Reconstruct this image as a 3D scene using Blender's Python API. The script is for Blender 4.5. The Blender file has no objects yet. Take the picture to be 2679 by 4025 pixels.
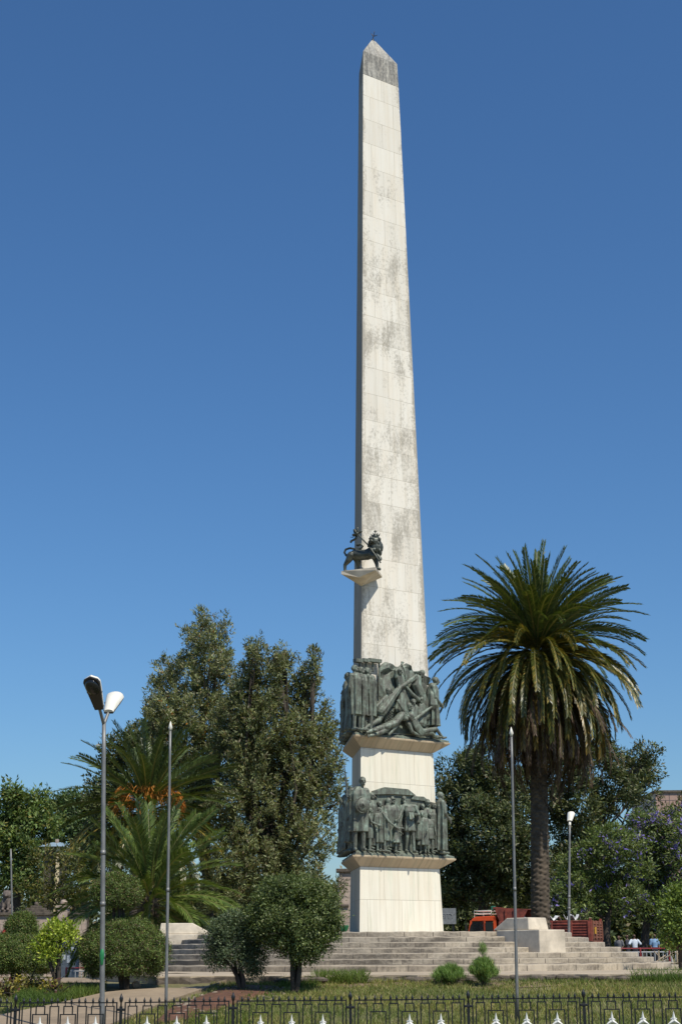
import bpy, bmesh, math, random
import numpy as np
from mathutils import Vector, Matrix
R_ = math.radians
S = bpy.context.scene
C = S.collection
rng = np.random.default_rng(7)
random.seed(7)

# ------------------------------------------------------------------ camera, sky, sun, exposure
EZ = 1.6                                   # eye height above the pavement
F_, PIT, ROL = 6028.8, R_(16.098), R_(0.3207)
cam = bpy.data.cameras.new('camera'); co = bpy.data.objects.new('camera', cam); C.objects.link(co)
cam.sensor_fit = 'VERTICAL'; cam.sensor_height = 36.0; cam.lens = 36.0 * F_ / 4025
cam.clip_start = 0.1; cam.clip_end = 20000
co.matrix_world = Matrix.Translation((0, 0, EZ)) @ Matrix.Rotation(R_(90) + PIT, 4, 'X') @ Matrix.Rotation(-ROL, 4, 'Z')
S.camera = co
SUN_AZ, SUN_EL = R_(37), R_(55)            # right of straight-behind the camera, height
sdir = Vector((math.sin(SUN_AZ) * math.cos(SUN_EL), -math.cos(SUN_AZ) * math.cos(SUN_EL), math.sin(SUN_EL)))
w = bpy.data.worlds.new('World'); S.world = w; w.use_nodes = True
nt = w.node_tree; bg = nt.nodes['Background']
sky = nt.nodes.new('ShaderNodeTexSky'); sky.sky_type = 'NISHITA'; sky.sun_disc = False
sky.sun_elevation = SUN_EL; sky.sun_rotation = math.atan2(sdir.x, sdir.y)
sky.altitude = 0; sky.air_density = 1.15; sky.dust_density = 0.6; sky.ozone_density = 10.0
tint = nt.nodes.new('ShaderNodeMix'); tint.data_type = 'RGBA'; tint.blend_type = 'MULTIPLY'; tint.inputs[0].default_value = 1.0
tint.inputs[7].default_value = (.92, 1.0, 1.03, 1)            # camera white balance on the blue sky
hs = nt.nodes.new('ShaderNodeHueSaturation'); hs.inputs['Saturation'].default_value = 1.05
nt.links.new(sky.outputs[0], tint.inputs[6]); nt.links.new(tint.outputs[2], hs.inputs['Color']); nt.links.new(hs.outputs[0], bg.inputs[0]); bg.inputs[1].default_value = 0.107
sl = bpy.data.lights.new('sun', 'SUN'); sl.energy = 4.8; sl.angle = R_(0.53); sl.color = (1, 0.94, 0.82)
so = bpy.data.objects.new('sun', sl); C.objects.link(so)
so.rotation_euler = sdir.to_track_quat('Z', 'Y').to_euler()
S.view_settings.view_transform = 'Standard'; S.view_settings.look = 'None'
S.view_settings.exposure = 0.0; S.view_settings.gamma = 1.0
S.render.engine = 'CYCLES'

# ------------------------------------------------------------------ survey helpers: a sight line from the viewpoint, in metres
def ray(px, py):
    a2, b2 = px - 1339.5, 2012.5 - py
    a = a2 * math.cos(ROL) + b2 * math.sin(ROL); b = -a2 * math.sin(ROL) + b2 * math.cos(ROL)
    return Vector((a, F_ * math.cos(PIT) - b * math.sin(PIT), F_ * math.sin(PIT) + b * math.cos(PIT)))
def W(px, py, Y):
    d = ray(px, py); return d * (Y / d.y) + Vector((0, 0, EZ))
def O(ox, oy, Y): return W(ox * 1.70855, oy * 1.70855, Y)
def mpp(Y): return Y / 6400.0              # metres covered by one unit of sight at distance Y
def lerp(a, b, t): return a + (b - a) * t
def sst(a, b, x):
    t = min(1, max(0, (x - a) / (b - a))); return t * t * (3 - 2 * t)
def gz(x, y):
    """height of the ground"""
    far = lerp(-1.35, -0.65, min(1, max(0, (x + 10) / 14)))
    if y <= 20.5: z = -1.6
    elif y <= 31: z = lerp(-1.6, -0.52, (y - 20.5) / 10.5)
    else:
        y0 = lerp(38.5, 50, min(1, max(0, (x + 7) / 2)))
        z = -0.52 if y <= y0 else lerp(-0.52, far, min(1, (y - y0) / 22))
    return z + EZ
def hit(px, py):
    """where a sight line meets the ground"""
    lo, hi = 21.0, 140.0
    for _ in range(50):
        m = (lo + hi) / 2; p = W(px, py, m)
        if p.z > gz(p.x, p.y): lo = m
        else: hi = m
    p = W(px, py, lo); p.z = gz(p.x, p.y); return p

# ------------------------------------------------------------------ object helpers
def tag(o, label=None, cat=None, group=None, kind=None):
    if label: o['label'] = label
    if cat: o['category'] = cat
    if group: o['group'] = group
    if kind: o['kind'] = kind
    return o
def thing(name, label, cat, loc=(0, 0, 0), group=None, rz=0):
    o = bpy.data.objects.new(name, None); C.objects.link(o); o.location = loc; o.rotation_euler = (0, 0, rz)
    o.empty_display_size = .2
    return tag(o, label, cat, group)
def mesh_obj(name, me, m=None, parent=None, world=True):
    o = bpy.data.objects.new(name, me); C.objects.link(o)
    if m is not None and not me.materials:
        for mm in (m if isinstance(m, (list, tuple)) else [m]): me.materials.append(mm)
    if parent:
        o.parent = parent
        if world:
            o.matrix_parent_inverse = pinv(parent)
    return o
def pinv(p):
    M = Matrix.LocRotScale(p.location, p.rotation_euler, p.scale)
    if p.parent: M = Matrix.LocRotScale(p.parent.location, p.parent.rotation_euler, p.parent.scale) @ p.matrix_parent_inverse @ M
    return M.inverted()
def copy_tree(o, parent=None):
    c = o.copy(); C.objects.link(c); c.parent = parent
    for ch in list(o.children): copy_tree(ch, c)
    return c

class MB:
    def __init__(s): s.v = []; s.f = []; s.uv = []; s.mi = []; s.has = False
    def add(s, vs, fs, uvs=None, mi=0, M=None):
        b = len(s.v)
        for p in vs:
            p = Vector(p); s.v.append(tuple(M @ p) if M is not None else tuple(p))
        for i, f in enumerate(fs):
            s.f.append([b + k for k in f]); s.mi.append(mi)
            s.uv.append(uvs[i] if uvs else None)
        if uvs: s.has = True
        return s
    def box(s, c, size, M=None, mi=0, taper=1.0, rz=0):
        x, y, z = size[0] / 2, size[1] / 2, size[2] / 2
        vs = [(-x, -y, -z), (x, -y, -z), (x, y, -z), (-x, y, -z)] + [(a * taper, b * taper, z) for a, b in ((-x, -y), (x, -y), (x, y), (-x, y))]
        T = Matrix.Translation(c) @ Matrix.Rotation(rz, 4, 'Z')
        if M is not None: T = M @ T
        return s.add(vs, [(3, 2, 1, 0), (4, 5, 6, 7), (0, 1, 5, 4), (1, 2, 6, 5), (2, 3, 7, 6), (3, 0, 4, 7)], None, mi, T)
    def tube(s, pts, rad, seg=8, M=None, mi=0, caps=True, up=None, flat=None, fold=None):
        """swept tube; rad numbers or (rx,ry); rounded ends"""
        pts = [Vector(p) for p in pts]; n = len(pts)
        rad = [rad] * n if not isinstance(rad, (list, tuple)) else list(rad)
        rad = [(r, r) if not isinstance(r, (list, tuple)) else r for r in rad]
        if caps:
            d0 = (pts[0] - pts[1]).normalized(); d1 = (pts[-1] - pts[-2]).normalized()
            r0, r1 = rad[0], rad[-1]
            pts = [pts[0] + d0 * min(r0)*.95, pts[0] + d0 * min(r0)*.6] + pts + [pts[-1] + d1 * min(r1)*.6, pts[-1] + d1 * min(r1)*.95]
            rad = [(r0[0]*.3, r0[1]*.3), (r0[0]*.8, r0[1]*.8)] + rad + [(r1[0]*.8, r1[1]*.8), (r1[0]*.3, r1[1]*.3)]
            n = len(pts)
        vs = []; X = Vector(up) if up else None
        for i in range(n):
            t = (pts[min(i + 1, n - 1)] - pts[max(i - 1, 0)])
            t = t.normalized() if t.length > 1e-9 else Vector((0, 0, 1))
            if X is None:
                X = Vector((1, 0, 0)) if abs(t.x) < .9 else Vector((0, 1, 0))
            x = (X - t * X.dot(t)); x = x.normalized() if x.length > 1e-6 else t.orthogonal().normalized()
            y = t.cross(x); X = x
            for k in range(seg):
                a = 2 * math.pi * k / seg
                g = 1 + (fold(i / (n - 1), a) if fold else 0)
                vs.append(pts[i] + x * (rad[i][0] * math.cos(a) * g) + y * (rad[i][1] * math.sin(a) * g))
        fs = []
        for i in range(n - 1):
            for k in range(seg):
                k2 = (k + 1) % seg
                fs.append((i * seg + k, i * seg + k2, (i + 1) * seg + k2, (i + 1) * seg + k))
        fs.append(tuple(range(seg))[::-1]); fs.append(tuple((n - 1) * seg + k for k in range(seg)))
        return s.add(vs, fs, None, mi, M)
    def ell(s, c, r, M=None, mi=0, seg=12, rings=8, rot=None):
        vs = []; fs = []
        T = Matrix.Translation(c) @ (rot.to_4x4() if rot else Matrix())
        if M is not None: T = M @ T
        for i in range(rings + 1):
            ph = math.pi * i / rings
            for k in range(seg):
                a = 2 * math.pi * k / seg
                vs.append((r[0] * math.sin(ph) * math.cos(a), r[1] * math.sin(ph) * math.sin(a), r[2] * math.cos(ph)))
        for i in range(rings):
            for k in range(seg):
                k2 = (k + 1) % seg
                if i == 0: fs.append((k, (i + 1) * seg + k, (i + 1) * seg + k2))
                elif i == rings - 1: fs.append((i * seg + k, (i + 1) * seg + k, i * seg + k2))
                else: fs.append((i * seg + k, (i + 1) * seg + k, (i + 1) * seg + k2, i * seg + k2))
        return s.add(vs, fs, None, mi, T)
    def prism(s, poly, off, M=None, mi=0):
        """closed 3-D polygon extruded by an offset vector"""
        n = len(poly); off = Vector(off)
        vs = [Vector(p) for p in poly] + [Vector(p) + off for p in poly]
        fs = [tuple(range(n))[::-1], tuple(range(n, 2 * n))] + [(i, (i + 1) % n, n + (i + 1) % n, n + i) for i in range(n)]
        return s.add(vs, fs, None, mi, M)
    def mesh(s, smooth=False, fix=True):
        me = bpy.data.meshes.new('mesh'); me.from_pydata(s.v, [], s.f)
        if s.has:
            ul = me.uv_layers.new(name='UVMap'); i = 0
            for f, u in zip(s.f, s.uv):
                for k in range(len(f)):
                    if u: ul.data[i].uv = u[k]
                    i += 1
        me.polygons.foreach_set('material_index', s.mi)
        if smooth: me.polygons.foreach_set('use_smooth', [True] * len(s.f))
        if fix:
            bm = bmesh.new(); bm.from_mesh(me); bmesh.ops.recalc_face_normals(bm, faces=bm.faces); bm.to_mesh(me); bm.free()
        me.update(); return me
    def build(s, name, m, parent=None, smooth=False, bevel=0, fix=True):
        o = mesh_obj(name, s.mesh(smooth, fix), m, parent)
        if bevel:
            b = o.modifiers.new('bevel', 'BEVEL'); b.width = bevel; b.segments = 2; b.limit_method = 'ANGLE'
        return o
    def sculpt(s, name, m, parent=None, voxel=.017, smooth=2, disp=0):
        """fuse all volumes into one continuous skin"""
        me = s.mesh(fix=True); o = bpy.data.objects.new(name, me); C.objects.link(o)
        r = o.modifiers.new('r', 'REMESH'); r.mode = 'VOXEL'; r.voxel_size = voxel; r.use_smooth_shade = True
        if smooth:
            q = o.modifiers.new('s', 'SMOOTH'); q.factor = .5; q.iterations = smooth
        dg = bpy.context.evaluated_depsgraph_get(); e = o.evaluated_get(dg)
        nm = bpy.data.meshes.new_from_object(e); bpy.data.objects.remove(o); bpy.data.meshes.remove(me)
        nm.materials.clear()
        return mesh_obj(name, nm, m, parent)

def fast_mesh(V, Fq, col=None):
    """V (n,3), Fq (m,k) -> mesh with a point colour"""
    me = bpy.data.meshes.new('mesh'); n, m, k = len(V), len(Fq), Fq.shape[1]
    me.vertices.add(n); me.vertices.foreach_set('co', np.ascontiguousarray(V, np.float32).ravel())
    me.loops.add(m * k); me.loops.foreach_set('vertex_index', np.ascontiguousarray(Fq, np.int32).ravel())
    me.polygons.add(m); me.polygons.foreach_set('loop_start', np.arange(0, m * k, k, dtype=np.int32))
    me.polygons.foreach_set('loop_total', np.full(m, k, np.int32))
    if col is not None:
        a = me.color_attributes.new('Col', 'FLOAT_COLOR', 'POINT')
        c4 = np.ones((n, 4), np.float32); c4[:, :3] = col; a.data.foreach_set('color', c4.ravel())
    me.update(calc_edges=True); me.validate(); return me
def nrm(a): return a / np.maximum(1e-9, np.linalg.norm(a, axis=1, keepdims=True))
def leaf_arrays(P, D, Nn, L, Wd, col, bend=0.0):
    """one pointed leaf per row: base P, direction D, side from normal Nn"""
    D = nrm(D); side = nrm(np.cross(D, Nn)); up = np.cross(side, D)
    L = L[:, None]; Wd = Wd[:, None]
    a = P; t = P + D * L - up * (bend * L); m1 = P + D * (L * .45) + side * Wd * .5; m2 = P + D * (L * .45) - side * Wd * .5
    V = np.stack([a, m1, t, m2], 1).reshape(-1, 3)
    Fq = np.arange(len(P) * 4).reshape(-1, 4)
    return V, Fq, np.repeat(col, 4, axis=0)

# ------------------------------------------------------------------ materials
def newmat(name):
    m = bpy.data.materials.new(name); m.use_nodes = True; nt = m.node_tree
    return m, nt, nt.nodes['Principled BSDF']
def nd(nt, t, ins=None, **kw):
    n = nt.nodes.new(t)
    for k, v in kw.items(): setattr(n, k, v)
    for k, v in (ins or {}).items():
        if isinstance(v, bpy.types.NodeSocket): nt.links.new(v, n.inputs[k])
        else: n.inputs[k].default_value = v
    return n
def noise(nt, vec, scale, detail=6, rough=.6, dist=0):
    return nd(nt, 'ShaderNodeTexNoise', {'Vector': vec, 'Scale': scale, 'Detail': detail, 'Roughness': rough, 'Distortion': dist}).outputs['Fac']
def ramp(nt, fac, stops):
    r = nd(nt, 'ShaderNodeValToRGB', {'Fac': fac}); e = r.color_ramp.elements
    while len(e) < len(stops): e.new(.5)
    for x, (p, c) in zip(e, stops):
        x.position = p; x.color = (*c, 1) if isinstance(c, tuple) else (c, c, c, 1)
    return r.outputs['Color']
def mix(nt, fac, a, b, mode='MIX'):
    n = nt.nodes.new('ShaderNodeMix'); n.data_type = 'RGBA'; n.blend_type = mode
    for k, v in ((0, fac), (6, a), (7, b)):
        if isinstance(v, bpy.types.NodeSocket): nt.links.new(v, n.inputs[k])
        else: n.inputs[k].default_value = v if k == 0 else (*v, 1)
    return n.outputs[2]
def math_(nt, op, a, b=0.0):
    n = nt.nodes.new('ShaderNodeMath'); n.operation = op
    for k, v in ((0, a), (1, b)):
        if isinstance(v, bpy.types.NodeSocket): nt.links.new(v, n.inputs[k])
        else: n.inputs[k].default_value = v
    return n.outputs[0]
def mapv(nt, vec, scale=(1, 1, 1), loc=(0, 0, 0)):
    return nd(nt, 'ShaderNodeMapping', {'Vector': vec, 'Scale': scale, 'Location': loc}).outputs[0]
def coord(nt, which='Object'): return nd(nt, 'ShaderNodeTexCoord').outputs[which]
def bump(nt, b, h, strength=.3, dist=.02):
    n = nd(nt, 'ShaderNodeBump', {'Height': h, 'Strength': strength, 'Distance': dist}); nt.links.new(n.outputs[0], b.inputs['Normal'])
def plain(name, col, rough=.6, metal=0, var=.25, scale=6, bmp=.15):
    m, nt, b = newmat(name); v = coord(nt)
    f = noise(nt, v, scale)
    c = ramp(nt, f, [(.3, tuple(x * (1 - var) for x in col)), (.7, tuple(min(1, x * (1 + var)) for x in col))])
    nt.links.new(c, b.inputs['Base Color']); b.inputs['Roughness'].default_value = rough; b.inputs['Metallic'].default_value = metal
    if bmp: bump(nt, b, noise(nt, v, scale * 8), bmp, .01)
    return m
def marble(name, c1, c2, bw, rh, stain=.5, streak=.3, dark=0.0, green=0.0, off=.5, hi=None, edge=None, stcol=(.42, .36, .25)):
    m, nt, b = newmat(name); uv = coord(nt, 'UV')
    br = nd(nt, 'ShaderNodeTexBrick', {'Vector': uv, 'Color1': (*c1, 1), 'Color2': (*c2, 1), 'Mortar': (.40, .36, .28, 1), 'Scale': 1.0,
            'Mortar Size': .006, 'Mortar Smooth': .5, 'Bias': -.1, 'Brick Width': bw, 'Row Height': rh}, offset=off)
    c = br.outputs['Color']
    big = noise(nt, uv, .55, 3, .5); fine = noise(nt, mapv(nt, uv, (1.25, .8, 1)), 13, 8, .75); mid = noise(nt, mapv(nt, uv, (1.6, .55, 1)), 1.3, 5, .65, .4)
    # warm veining
    c = mix(nt, math_(nt, 'MULTIPLY', ramp(nt, noise(nt, mapv(nt, uv, (3, .5, 1), (3, 1, 0)), 1.2), [(.45, 0.0), (.75, 1.0)]), .35), c, (.70, .57, .40))
    # grey lichen patches (fewer near the rain-washed top): block-sized areas broken up finely
    a = math_(nt, 'ADD', math_(nt, 'MULTIPLY', mid, .47), math_(nt, 'MULTIPLY', fine, .53))
    a = math_(nt, 'ADD', a, math_(nt, 'MULTIPLY', math_(nt, 'SUBTRACT', big, .5), .35))
    bb = nd(nt, 'ShaderNodeTexBrick', {'Vector': uv, 'Color1': (0, 0, 0, 1), 'Color2': (1, 1, 1, 1), 'Mortar': (.5, .5, .5, 1), 'Scale': 1.0, 'Mortar Size': .004, 'Bias': 0.0, 'Brick Width': bw, 'Row Height': rh}, offset=off)
    a = math_(nt, 'ADD', a, math_(nt, 'MULTIPLY', math_(nt, 'SUBTRACT', bb.outputs['Color'], .5), .055))     # some blocks weather more than others
    if edge:       # chipped, sooty arrises
        s_ = nd(nt, 'ShaderNodeSeparateXYZ', {0: uv}); hw = math_(nt, 'MULTIPLY', math_(nt, 'SUBTRACT', edge[0], math_(nt, 'MULTIPLY', s_.outputs[1], edge[1])), .866)
        ed = math_(nt, 'SUBTRACT', hw, math_(nt, 'ABSOLUTE', s_.outputs[0]))
        a = math_(nt, 'ADD', a, nd(nt, 'ShaderNodeMapRange', {0: ed, 1: 0.0, 2: .16, 3: .13, 4: 0.0}).outputs[0])
    if hi:
        sx = nd(nt, 'ShaderNodeSeparateXYZ', {0: uv}).outputs[1]
        mr = nd(nt, 'ShaderNodeMapRange', {0: sx, 1: hi[0], 2: hi[1], 3: 0.0, 4: .09}).outputs[0]
        a = math_(nt, 'SUBTRACT', a, mr)
    fac = ramp(nt, a, [(.56 - .08 * stain, 0.0), (.66 - .05 * stain, 1.0)])
    c = mix(nt, math_(nt, 'MULTIPLY', fac, min(1, stain)), c, (.37, .34, .285))
    dk = ramp(nt, math_(nt, 'ADD', math_(nt, 'MULTIPLY', noise(nt, mapv(nt, uv, (1.3, .8, 1), (9, 4, 0)), 1.6, 6, .7), .6), math_(nt, 'MULTIPLY', fine, .4)), [(.62, 0.0), (.68, 1.0)])
    c = mix(nt, math_(nt, 'MULTIPLY', dk, .75 * min(1, stain * 1.5)), c, (.165, .15, .13))
    # rain streaks
    st = ramp(nt, noise(nt, mapv(nt, uv, (9, .22, 1)), 1.0, 7, .7), [(.48, 0.0), (.72, 1.0)])
    c = mix(nt, math_(nt, 'MULTIPLY', st, streak), c, stcol)
    if green:
        g = ramp(nt, noise(nt, mapv(nt, uv, (5, .3, 1), (2, 7, 0)), 1.0, 6, .7), [(.54, 0.0), (.74, 1.0)])
        c = mix(nt, math_(nt, 'MULTIPLY', g, green), c, (.33, .42, .27))
    if dark:
        d = ramp(nt, math_(nt, 'ADD', math_(nt, 'MULTIPLY', noise(nt, mapv(nt, uv, (4.5, .8, 1), (5, 5, 0)), 1.4, 7, .75), .6), math_(nt, 'MULTIPLY', fine, .4)), [(.34, 0.0), (.56, 1.0)])
        c = mix(nt, math_(nt, 'MULTIPLY', d, dark), c, (.085, .085, .085))
    # left face colour darkened to deepen its shade, plus grime and black run-off streaks
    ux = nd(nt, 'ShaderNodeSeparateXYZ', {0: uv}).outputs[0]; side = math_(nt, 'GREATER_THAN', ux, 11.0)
    shade_grime = ramp(nt, noise(nt, mapv(nt, uv, (7, .12, 1), (1, 3, 0)), 1.0, 7, .7), [(.38, .45), (.62, .95)])
    c = mix(nt, math_(nt, 'MULTIPLY', side, math_(nt, 'MULTIPLY', shade_grime, .9)), c, (.265, .205, .135))
    nt.links.new(c, b.inputs['Base Color']); b.inputs['Roughness'].default_value = .7
    b.inputs['Specular IOR Level'].default_value = .3
    h = math_(nt, 'SUBTRACT', math_(nt, 'MULTIPLY', fine, .3), math_(nt, 'MULTIPLY', br.outputs['Fac'], 1.0))
    bump(nt, b, h, .35, .012)
    return m
MARB = (.77, .73, .645); MARB2 = (.61, .575, .50)
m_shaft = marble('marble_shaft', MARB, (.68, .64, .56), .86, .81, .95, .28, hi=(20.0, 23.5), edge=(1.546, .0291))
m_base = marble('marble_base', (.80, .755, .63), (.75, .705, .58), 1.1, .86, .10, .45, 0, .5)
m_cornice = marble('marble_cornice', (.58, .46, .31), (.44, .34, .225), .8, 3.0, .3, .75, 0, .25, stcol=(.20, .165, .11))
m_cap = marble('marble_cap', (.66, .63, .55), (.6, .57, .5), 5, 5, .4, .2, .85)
m_step = None
def step_mat(name, dirt):
    m, nt, b = newmat(name); uv = coord(nt, 'UV')
    br = nd(nt, 'ShaderNodeTexBrick', {'Vector': uv, 'Color1': (.50, .43, .33, 1), 'Color2': (.37, .315, .24, 1), 'Mortar': (.07, .058, .045, 1), 'Scale': 1.0,
            'Mortar Size': .009, 'Brick Width': .68, 'Row Height': .121}, offset=.5)
    c = br.outputs['Color']; fine = noise(nt, uv, 14, 8, .75)
    a = math_(nt, 'ADD', math_(nt, 'MULTIPLY', noise(nt, mapv(nt, uv, (1, 2.5, 1)), 1.1, 5, .6), .6), math_(nt, 'MULTIPLY', fine, .4))
    su = nd(nt, 'ShaderNodeSeparateXYZ', {0: uv})
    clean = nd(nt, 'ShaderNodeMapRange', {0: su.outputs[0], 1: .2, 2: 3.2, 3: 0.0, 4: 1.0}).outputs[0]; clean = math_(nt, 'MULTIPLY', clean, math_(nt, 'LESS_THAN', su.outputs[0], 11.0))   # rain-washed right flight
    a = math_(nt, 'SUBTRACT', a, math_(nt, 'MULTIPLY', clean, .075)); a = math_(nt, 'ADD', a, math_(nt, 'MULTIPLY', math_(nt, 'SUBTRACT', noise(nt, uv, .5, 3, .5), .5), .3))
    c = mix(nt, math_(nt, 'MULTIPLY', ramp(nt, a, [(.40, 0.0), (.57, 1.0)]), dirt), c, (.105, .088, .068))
    fr = math_(nt, 'FRACT', math_(nt, 'DIVIDE', su.outputs[1], .121)); nose = math_(nt, 'MULTIPLY', ramp(nt, fr, [(.80, 0.0), (.90, 1.0)]), math_(nt, 'LESS_THAN', su.outputs[1], 1.0))
    c = mix(nt, math_(nt, 'MULTIPLY', nose, .6), c, (.56, .48, .37))
    st = ramp(nt, noise(nt, mapv(nt, uv, (12, 1.2, 1)), 1.0, 6, .7), [(.5, 0.0), (.7, 1.0)])
    c = mix(nt, math_(nt, 'MULTIPLY', st, .4), c, (.16, .14, .12))
    nt.links.new(c, b.inputs['Base Color']); b.inputs['Roughness'].default_value = .85
    bump(nt, b, math_(nt, 'SUBTRACT', fine, br.outputs['Fac']), .4, .01)
    return m
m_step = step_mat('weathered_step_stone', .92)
m_ped = plain('pale_stone', (.56, .49, .385), .8, 0, .32, 2.2)
def bronze_mat():
    m, nt, b = newmat('patinated_bronze'); v = coord(nt)
    a = noise(nt, v, 5, 7, .7); st = noise(nt, mapv(nt, v, (7, 7, 1.3)), 2.0, 6, .7)
    c = ramp(nt, math_(nt, 'ADD', math_(nt, 'MULTIPLY', a, .5), math_(nt, 'MULTIPLY', st, .5)),
             [(.38, (.038, .037, .030)), (.46, (.105, .108, .086)), (.55, (.155, .185, .145)), (.66, (.31, .40, .33))])
    nt.links.new(c, b.inputs['Base Color']); b.inputs['Metallic'].default_value = .08; b.inputs['Roughness'].default_value = .6
    bump(nt, b, noise(nt, v, 40, 6, .7), .5, .008)
    return m
m_bronze = bronze_mat()
m_bronze_dark = plain('dark_bronze', (.075, .082, .068), .45, .4, .5, 8)
def leaf_mat(name, trans=.3, rough=.5, spec=.35):
    m, nt, b = newmat(name)
    at = nd(nt, 'ShaderNodeAttribute', attribute_name='Col').outputs['Color']
    nt.links.new(at, b.inputs['Base Color']); b.inputs['Roughness'].default_value = rough; b.inputs['Specular IOR Level'].default_value = spec
    tr = nd(nt, 'ShaderNodeBsdfTranslucent', {'Color': mix(nt, 1.0, at, (1.3, 1.25, .6), 'MULTIPLY')})
    mx = nd(nt, 'ShaderNodeMixShader', {0: trans}); out = nt.nodes['Material Output']
    nt.links.new(b.outputs[0], mx.inputs[1]); nt.links.new(tr.outputs[0], mx.inputs[2]); nt.links.new(mx.outputs[0], out.inputs[0])
    return m
m_leaf = leaf_mat('foliage'); m_palm = leaf_mat('palm_leaf', .2, .38, .55); m_grass = leaf_mat('grass_blades', .3, .6, .2); m_dry = leaf_mat('dry_fronds', .1, .7, .2)
m_bark = plain('bark', (.055, .043, .032), .9, 0, .5, 5, .6)
m_palmbark = plain('palm_bark', (.082, .062, .043), .9, 0, .55, 4, .6)
m_iron = plain('black_iron', (.012, .013, .015), .42, .2, .3, 12)
m_star = plain('white_star_paint', (.72, .72, .68), .5, 0, .08, 10)
m_galv = plain('galvanised_steel', (.20, .20, .195), .5, .3, .22, 5)
m_white = plain('cream_lamp_housing', (.74, .71, .62), .4, 0, .06, 6)
m_blackpl = plain('dark_lamp_underside', (.018, .017, .016), .35, 0, .3, 6)
m_glass = plain('dark_glass', (.012, .014, .016), .08, 0, .1, 3, 0)
m_orange = plain('orange_paint', (.66, .085, .02), .45, 0, .28, 2.2)
m_maroon = plain('dusty_red_paint', (.22, .05, .032), .65, 0, .5, 4)
m_rubber = plain('rubber', (.015, .015, .015), .8)
m_rail_red = plain('red_paint', (.20, .016, .018), .45, 0, .15, 6)
m_rail_white = plain('white_paint', (.34, .35, .36), .5, 0, .1, 6)
def clear_glass():
    m, nt, b = newmat('cab_glass'); b.inputs['Base Color'].default_value = (.02, .022, .025, 1); b.inputs['Roughness'].default_value = .06
    tr = nd(nt, 'ShaderNodeBsdfTransparent', {'Color': (.75, .8, .8, 1)}); mx = nd(nt, 'ShaderNodeMixShader', {0: .34})
    nt.links.new(b.outputs[0], mx.inputs[1]); nt.links.new(tr.outputs[0], mx.inputs[2]); nt.links.new(mx.outputs[0], nt.nodes['Material Output'].inputs[0]); return m
m_cabglass = clear_glass()
m_yellow = plain('yellow_panel', (.68, .38, .02), .5)
m_skin = plain('brown_skin', (.10, .052, .032), .55)
m_rock = plain('rock', (.24, .19, .14), .9, 0, .4, 8, .5)
m_sheet = plain('white_plastic_sheet', (.66, .65, .62), .5, 0, .15, 5)

# ------------------------------------------------------------------ ground
def ground_mat():
    m, nt, b = newmat('dry_earth'); v = coord(nt)
    c = ramp(nt, noise(nt, v, .7, 8, .65), [(.35, (.10, .10, .035)), (.5, (.155, .14, .058)), (.65, (.23, .19, .10))])
    c = mix(nt, math_(nt, 'MULTIPLY', ramp(nt, noise(nt, v, 18, 6, .7), [(.45, 0.0), (.65, 1.0)]), .5), c, (.055, .06, .02))
    nt.links.new(c, b.inputs['Base Color']); b.inputs['Roughness'].default_value = .95
    bump(nt, b, noise(nt, v, 25, 6, .7), .6, .03); return m
m_ground = ground_mat()
xs = np.unique(np.concatenate([np.linspace(-3000, -40, 14), np.linspace(-40, 40, 41), np.linspace(40, 3000, 14)]))
ys = np.unique(np.concatenate([np.linspace(-300, 16, 8), np.linspace(16, 60, 89), np.linspace(60, 200, 29), np.linspace(200, 6000, 14)]))
V = np.array([(x, y, gz(x, y) - .0) for y in ys for x in xs]); nx = len(xs)
I = np.array([(j * nx + i, j * nx + i + 1, (j + 1) * nx + i + 1, (j + 1) * nx + i) for j in range(len(ys) - 1) for i in range(nx - 1)])
tag(mesh_obj('ground', fast_mesh(V, I), m_ground), kind='structure')

def pave_mat(name, col, line=None):
    m, nt, b = newmat(name); v = coord(nt)
    k = lambda s: tuple(x * s for x in col)
    c = ramp(nt, noise(nt, v, 1.2, 8, .7), [(.3, k(.72)), (.5, col), (.7, k(1.2))])
    c = mix(nt, math_(nt, 'MULTIPLY', ramp(nt, noise(nt, mapv(nt, v, (.8, 4, 1)), 2.2, 6, .7), [(.5, 0.0), (.7, 1.0)]), .4), c, k(.5))
    nt.links.new(c, b.inputs['Base Color']); b.inputs['Roughness'].default_value = .9
    bump(nt, b, noise(nt, v, 30, 6, .7), .4, .01); return m
m_pave = pave_mat('dusty_paving', (.27, .205, .135))
m_road = pave_mat('asphalt', (.055, .053, .05))
m_soil = plain('red_soil', (.115, .052, .028), .95, 0, .4, 6, .8)
m_kerb = plain('crumbling_kerb', (.105, .085, .066), .95, 0, .5, 5, .8)

# terrace slab round the monument, with a ragged broken front edge
AX = Vector((1.0793, 42.0, 0))
TZ = -.345 + EZ
front = []
for i in range(61):
    x = lerp(-3.6, 9.5, i / 60)
    y = 31.0 + .12 * math.sin(x * 2.1) + .07 * math.sin(x * 7.3 + 1) + .04 * random.uniform(-1, 1)
    front.append((x, y))
loop = front + [(12.0, 33.0), (13, 38), (13, 46), (8, 52), (-4, 52), (-6.0, 47), (-6.45, 42), (-6.0, 37.5), (-5.1, 34.2), (-4.7, 33.2)]
mb = MB(); n = len(loop)
fz = lambda x, y: TZ - .012 * max(0, 34.5 - y)
top = [(x, y, fz(x, y)) for x, y in loop]; bot = [(x, y, fz(x, y) - .22) for x, y in loop]
mb.add(top + bot, [tuple(range(n))] + [(i, (i + 1) % n, n + (i + 1) % n, n + i) for i in range(n)])
tr = mb.build('terrace', pave_mat('pale_paving', (.40, .325, .23))); tag(tr, kind='structure')
mb = MB(); vs, fs = [], []
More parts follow.
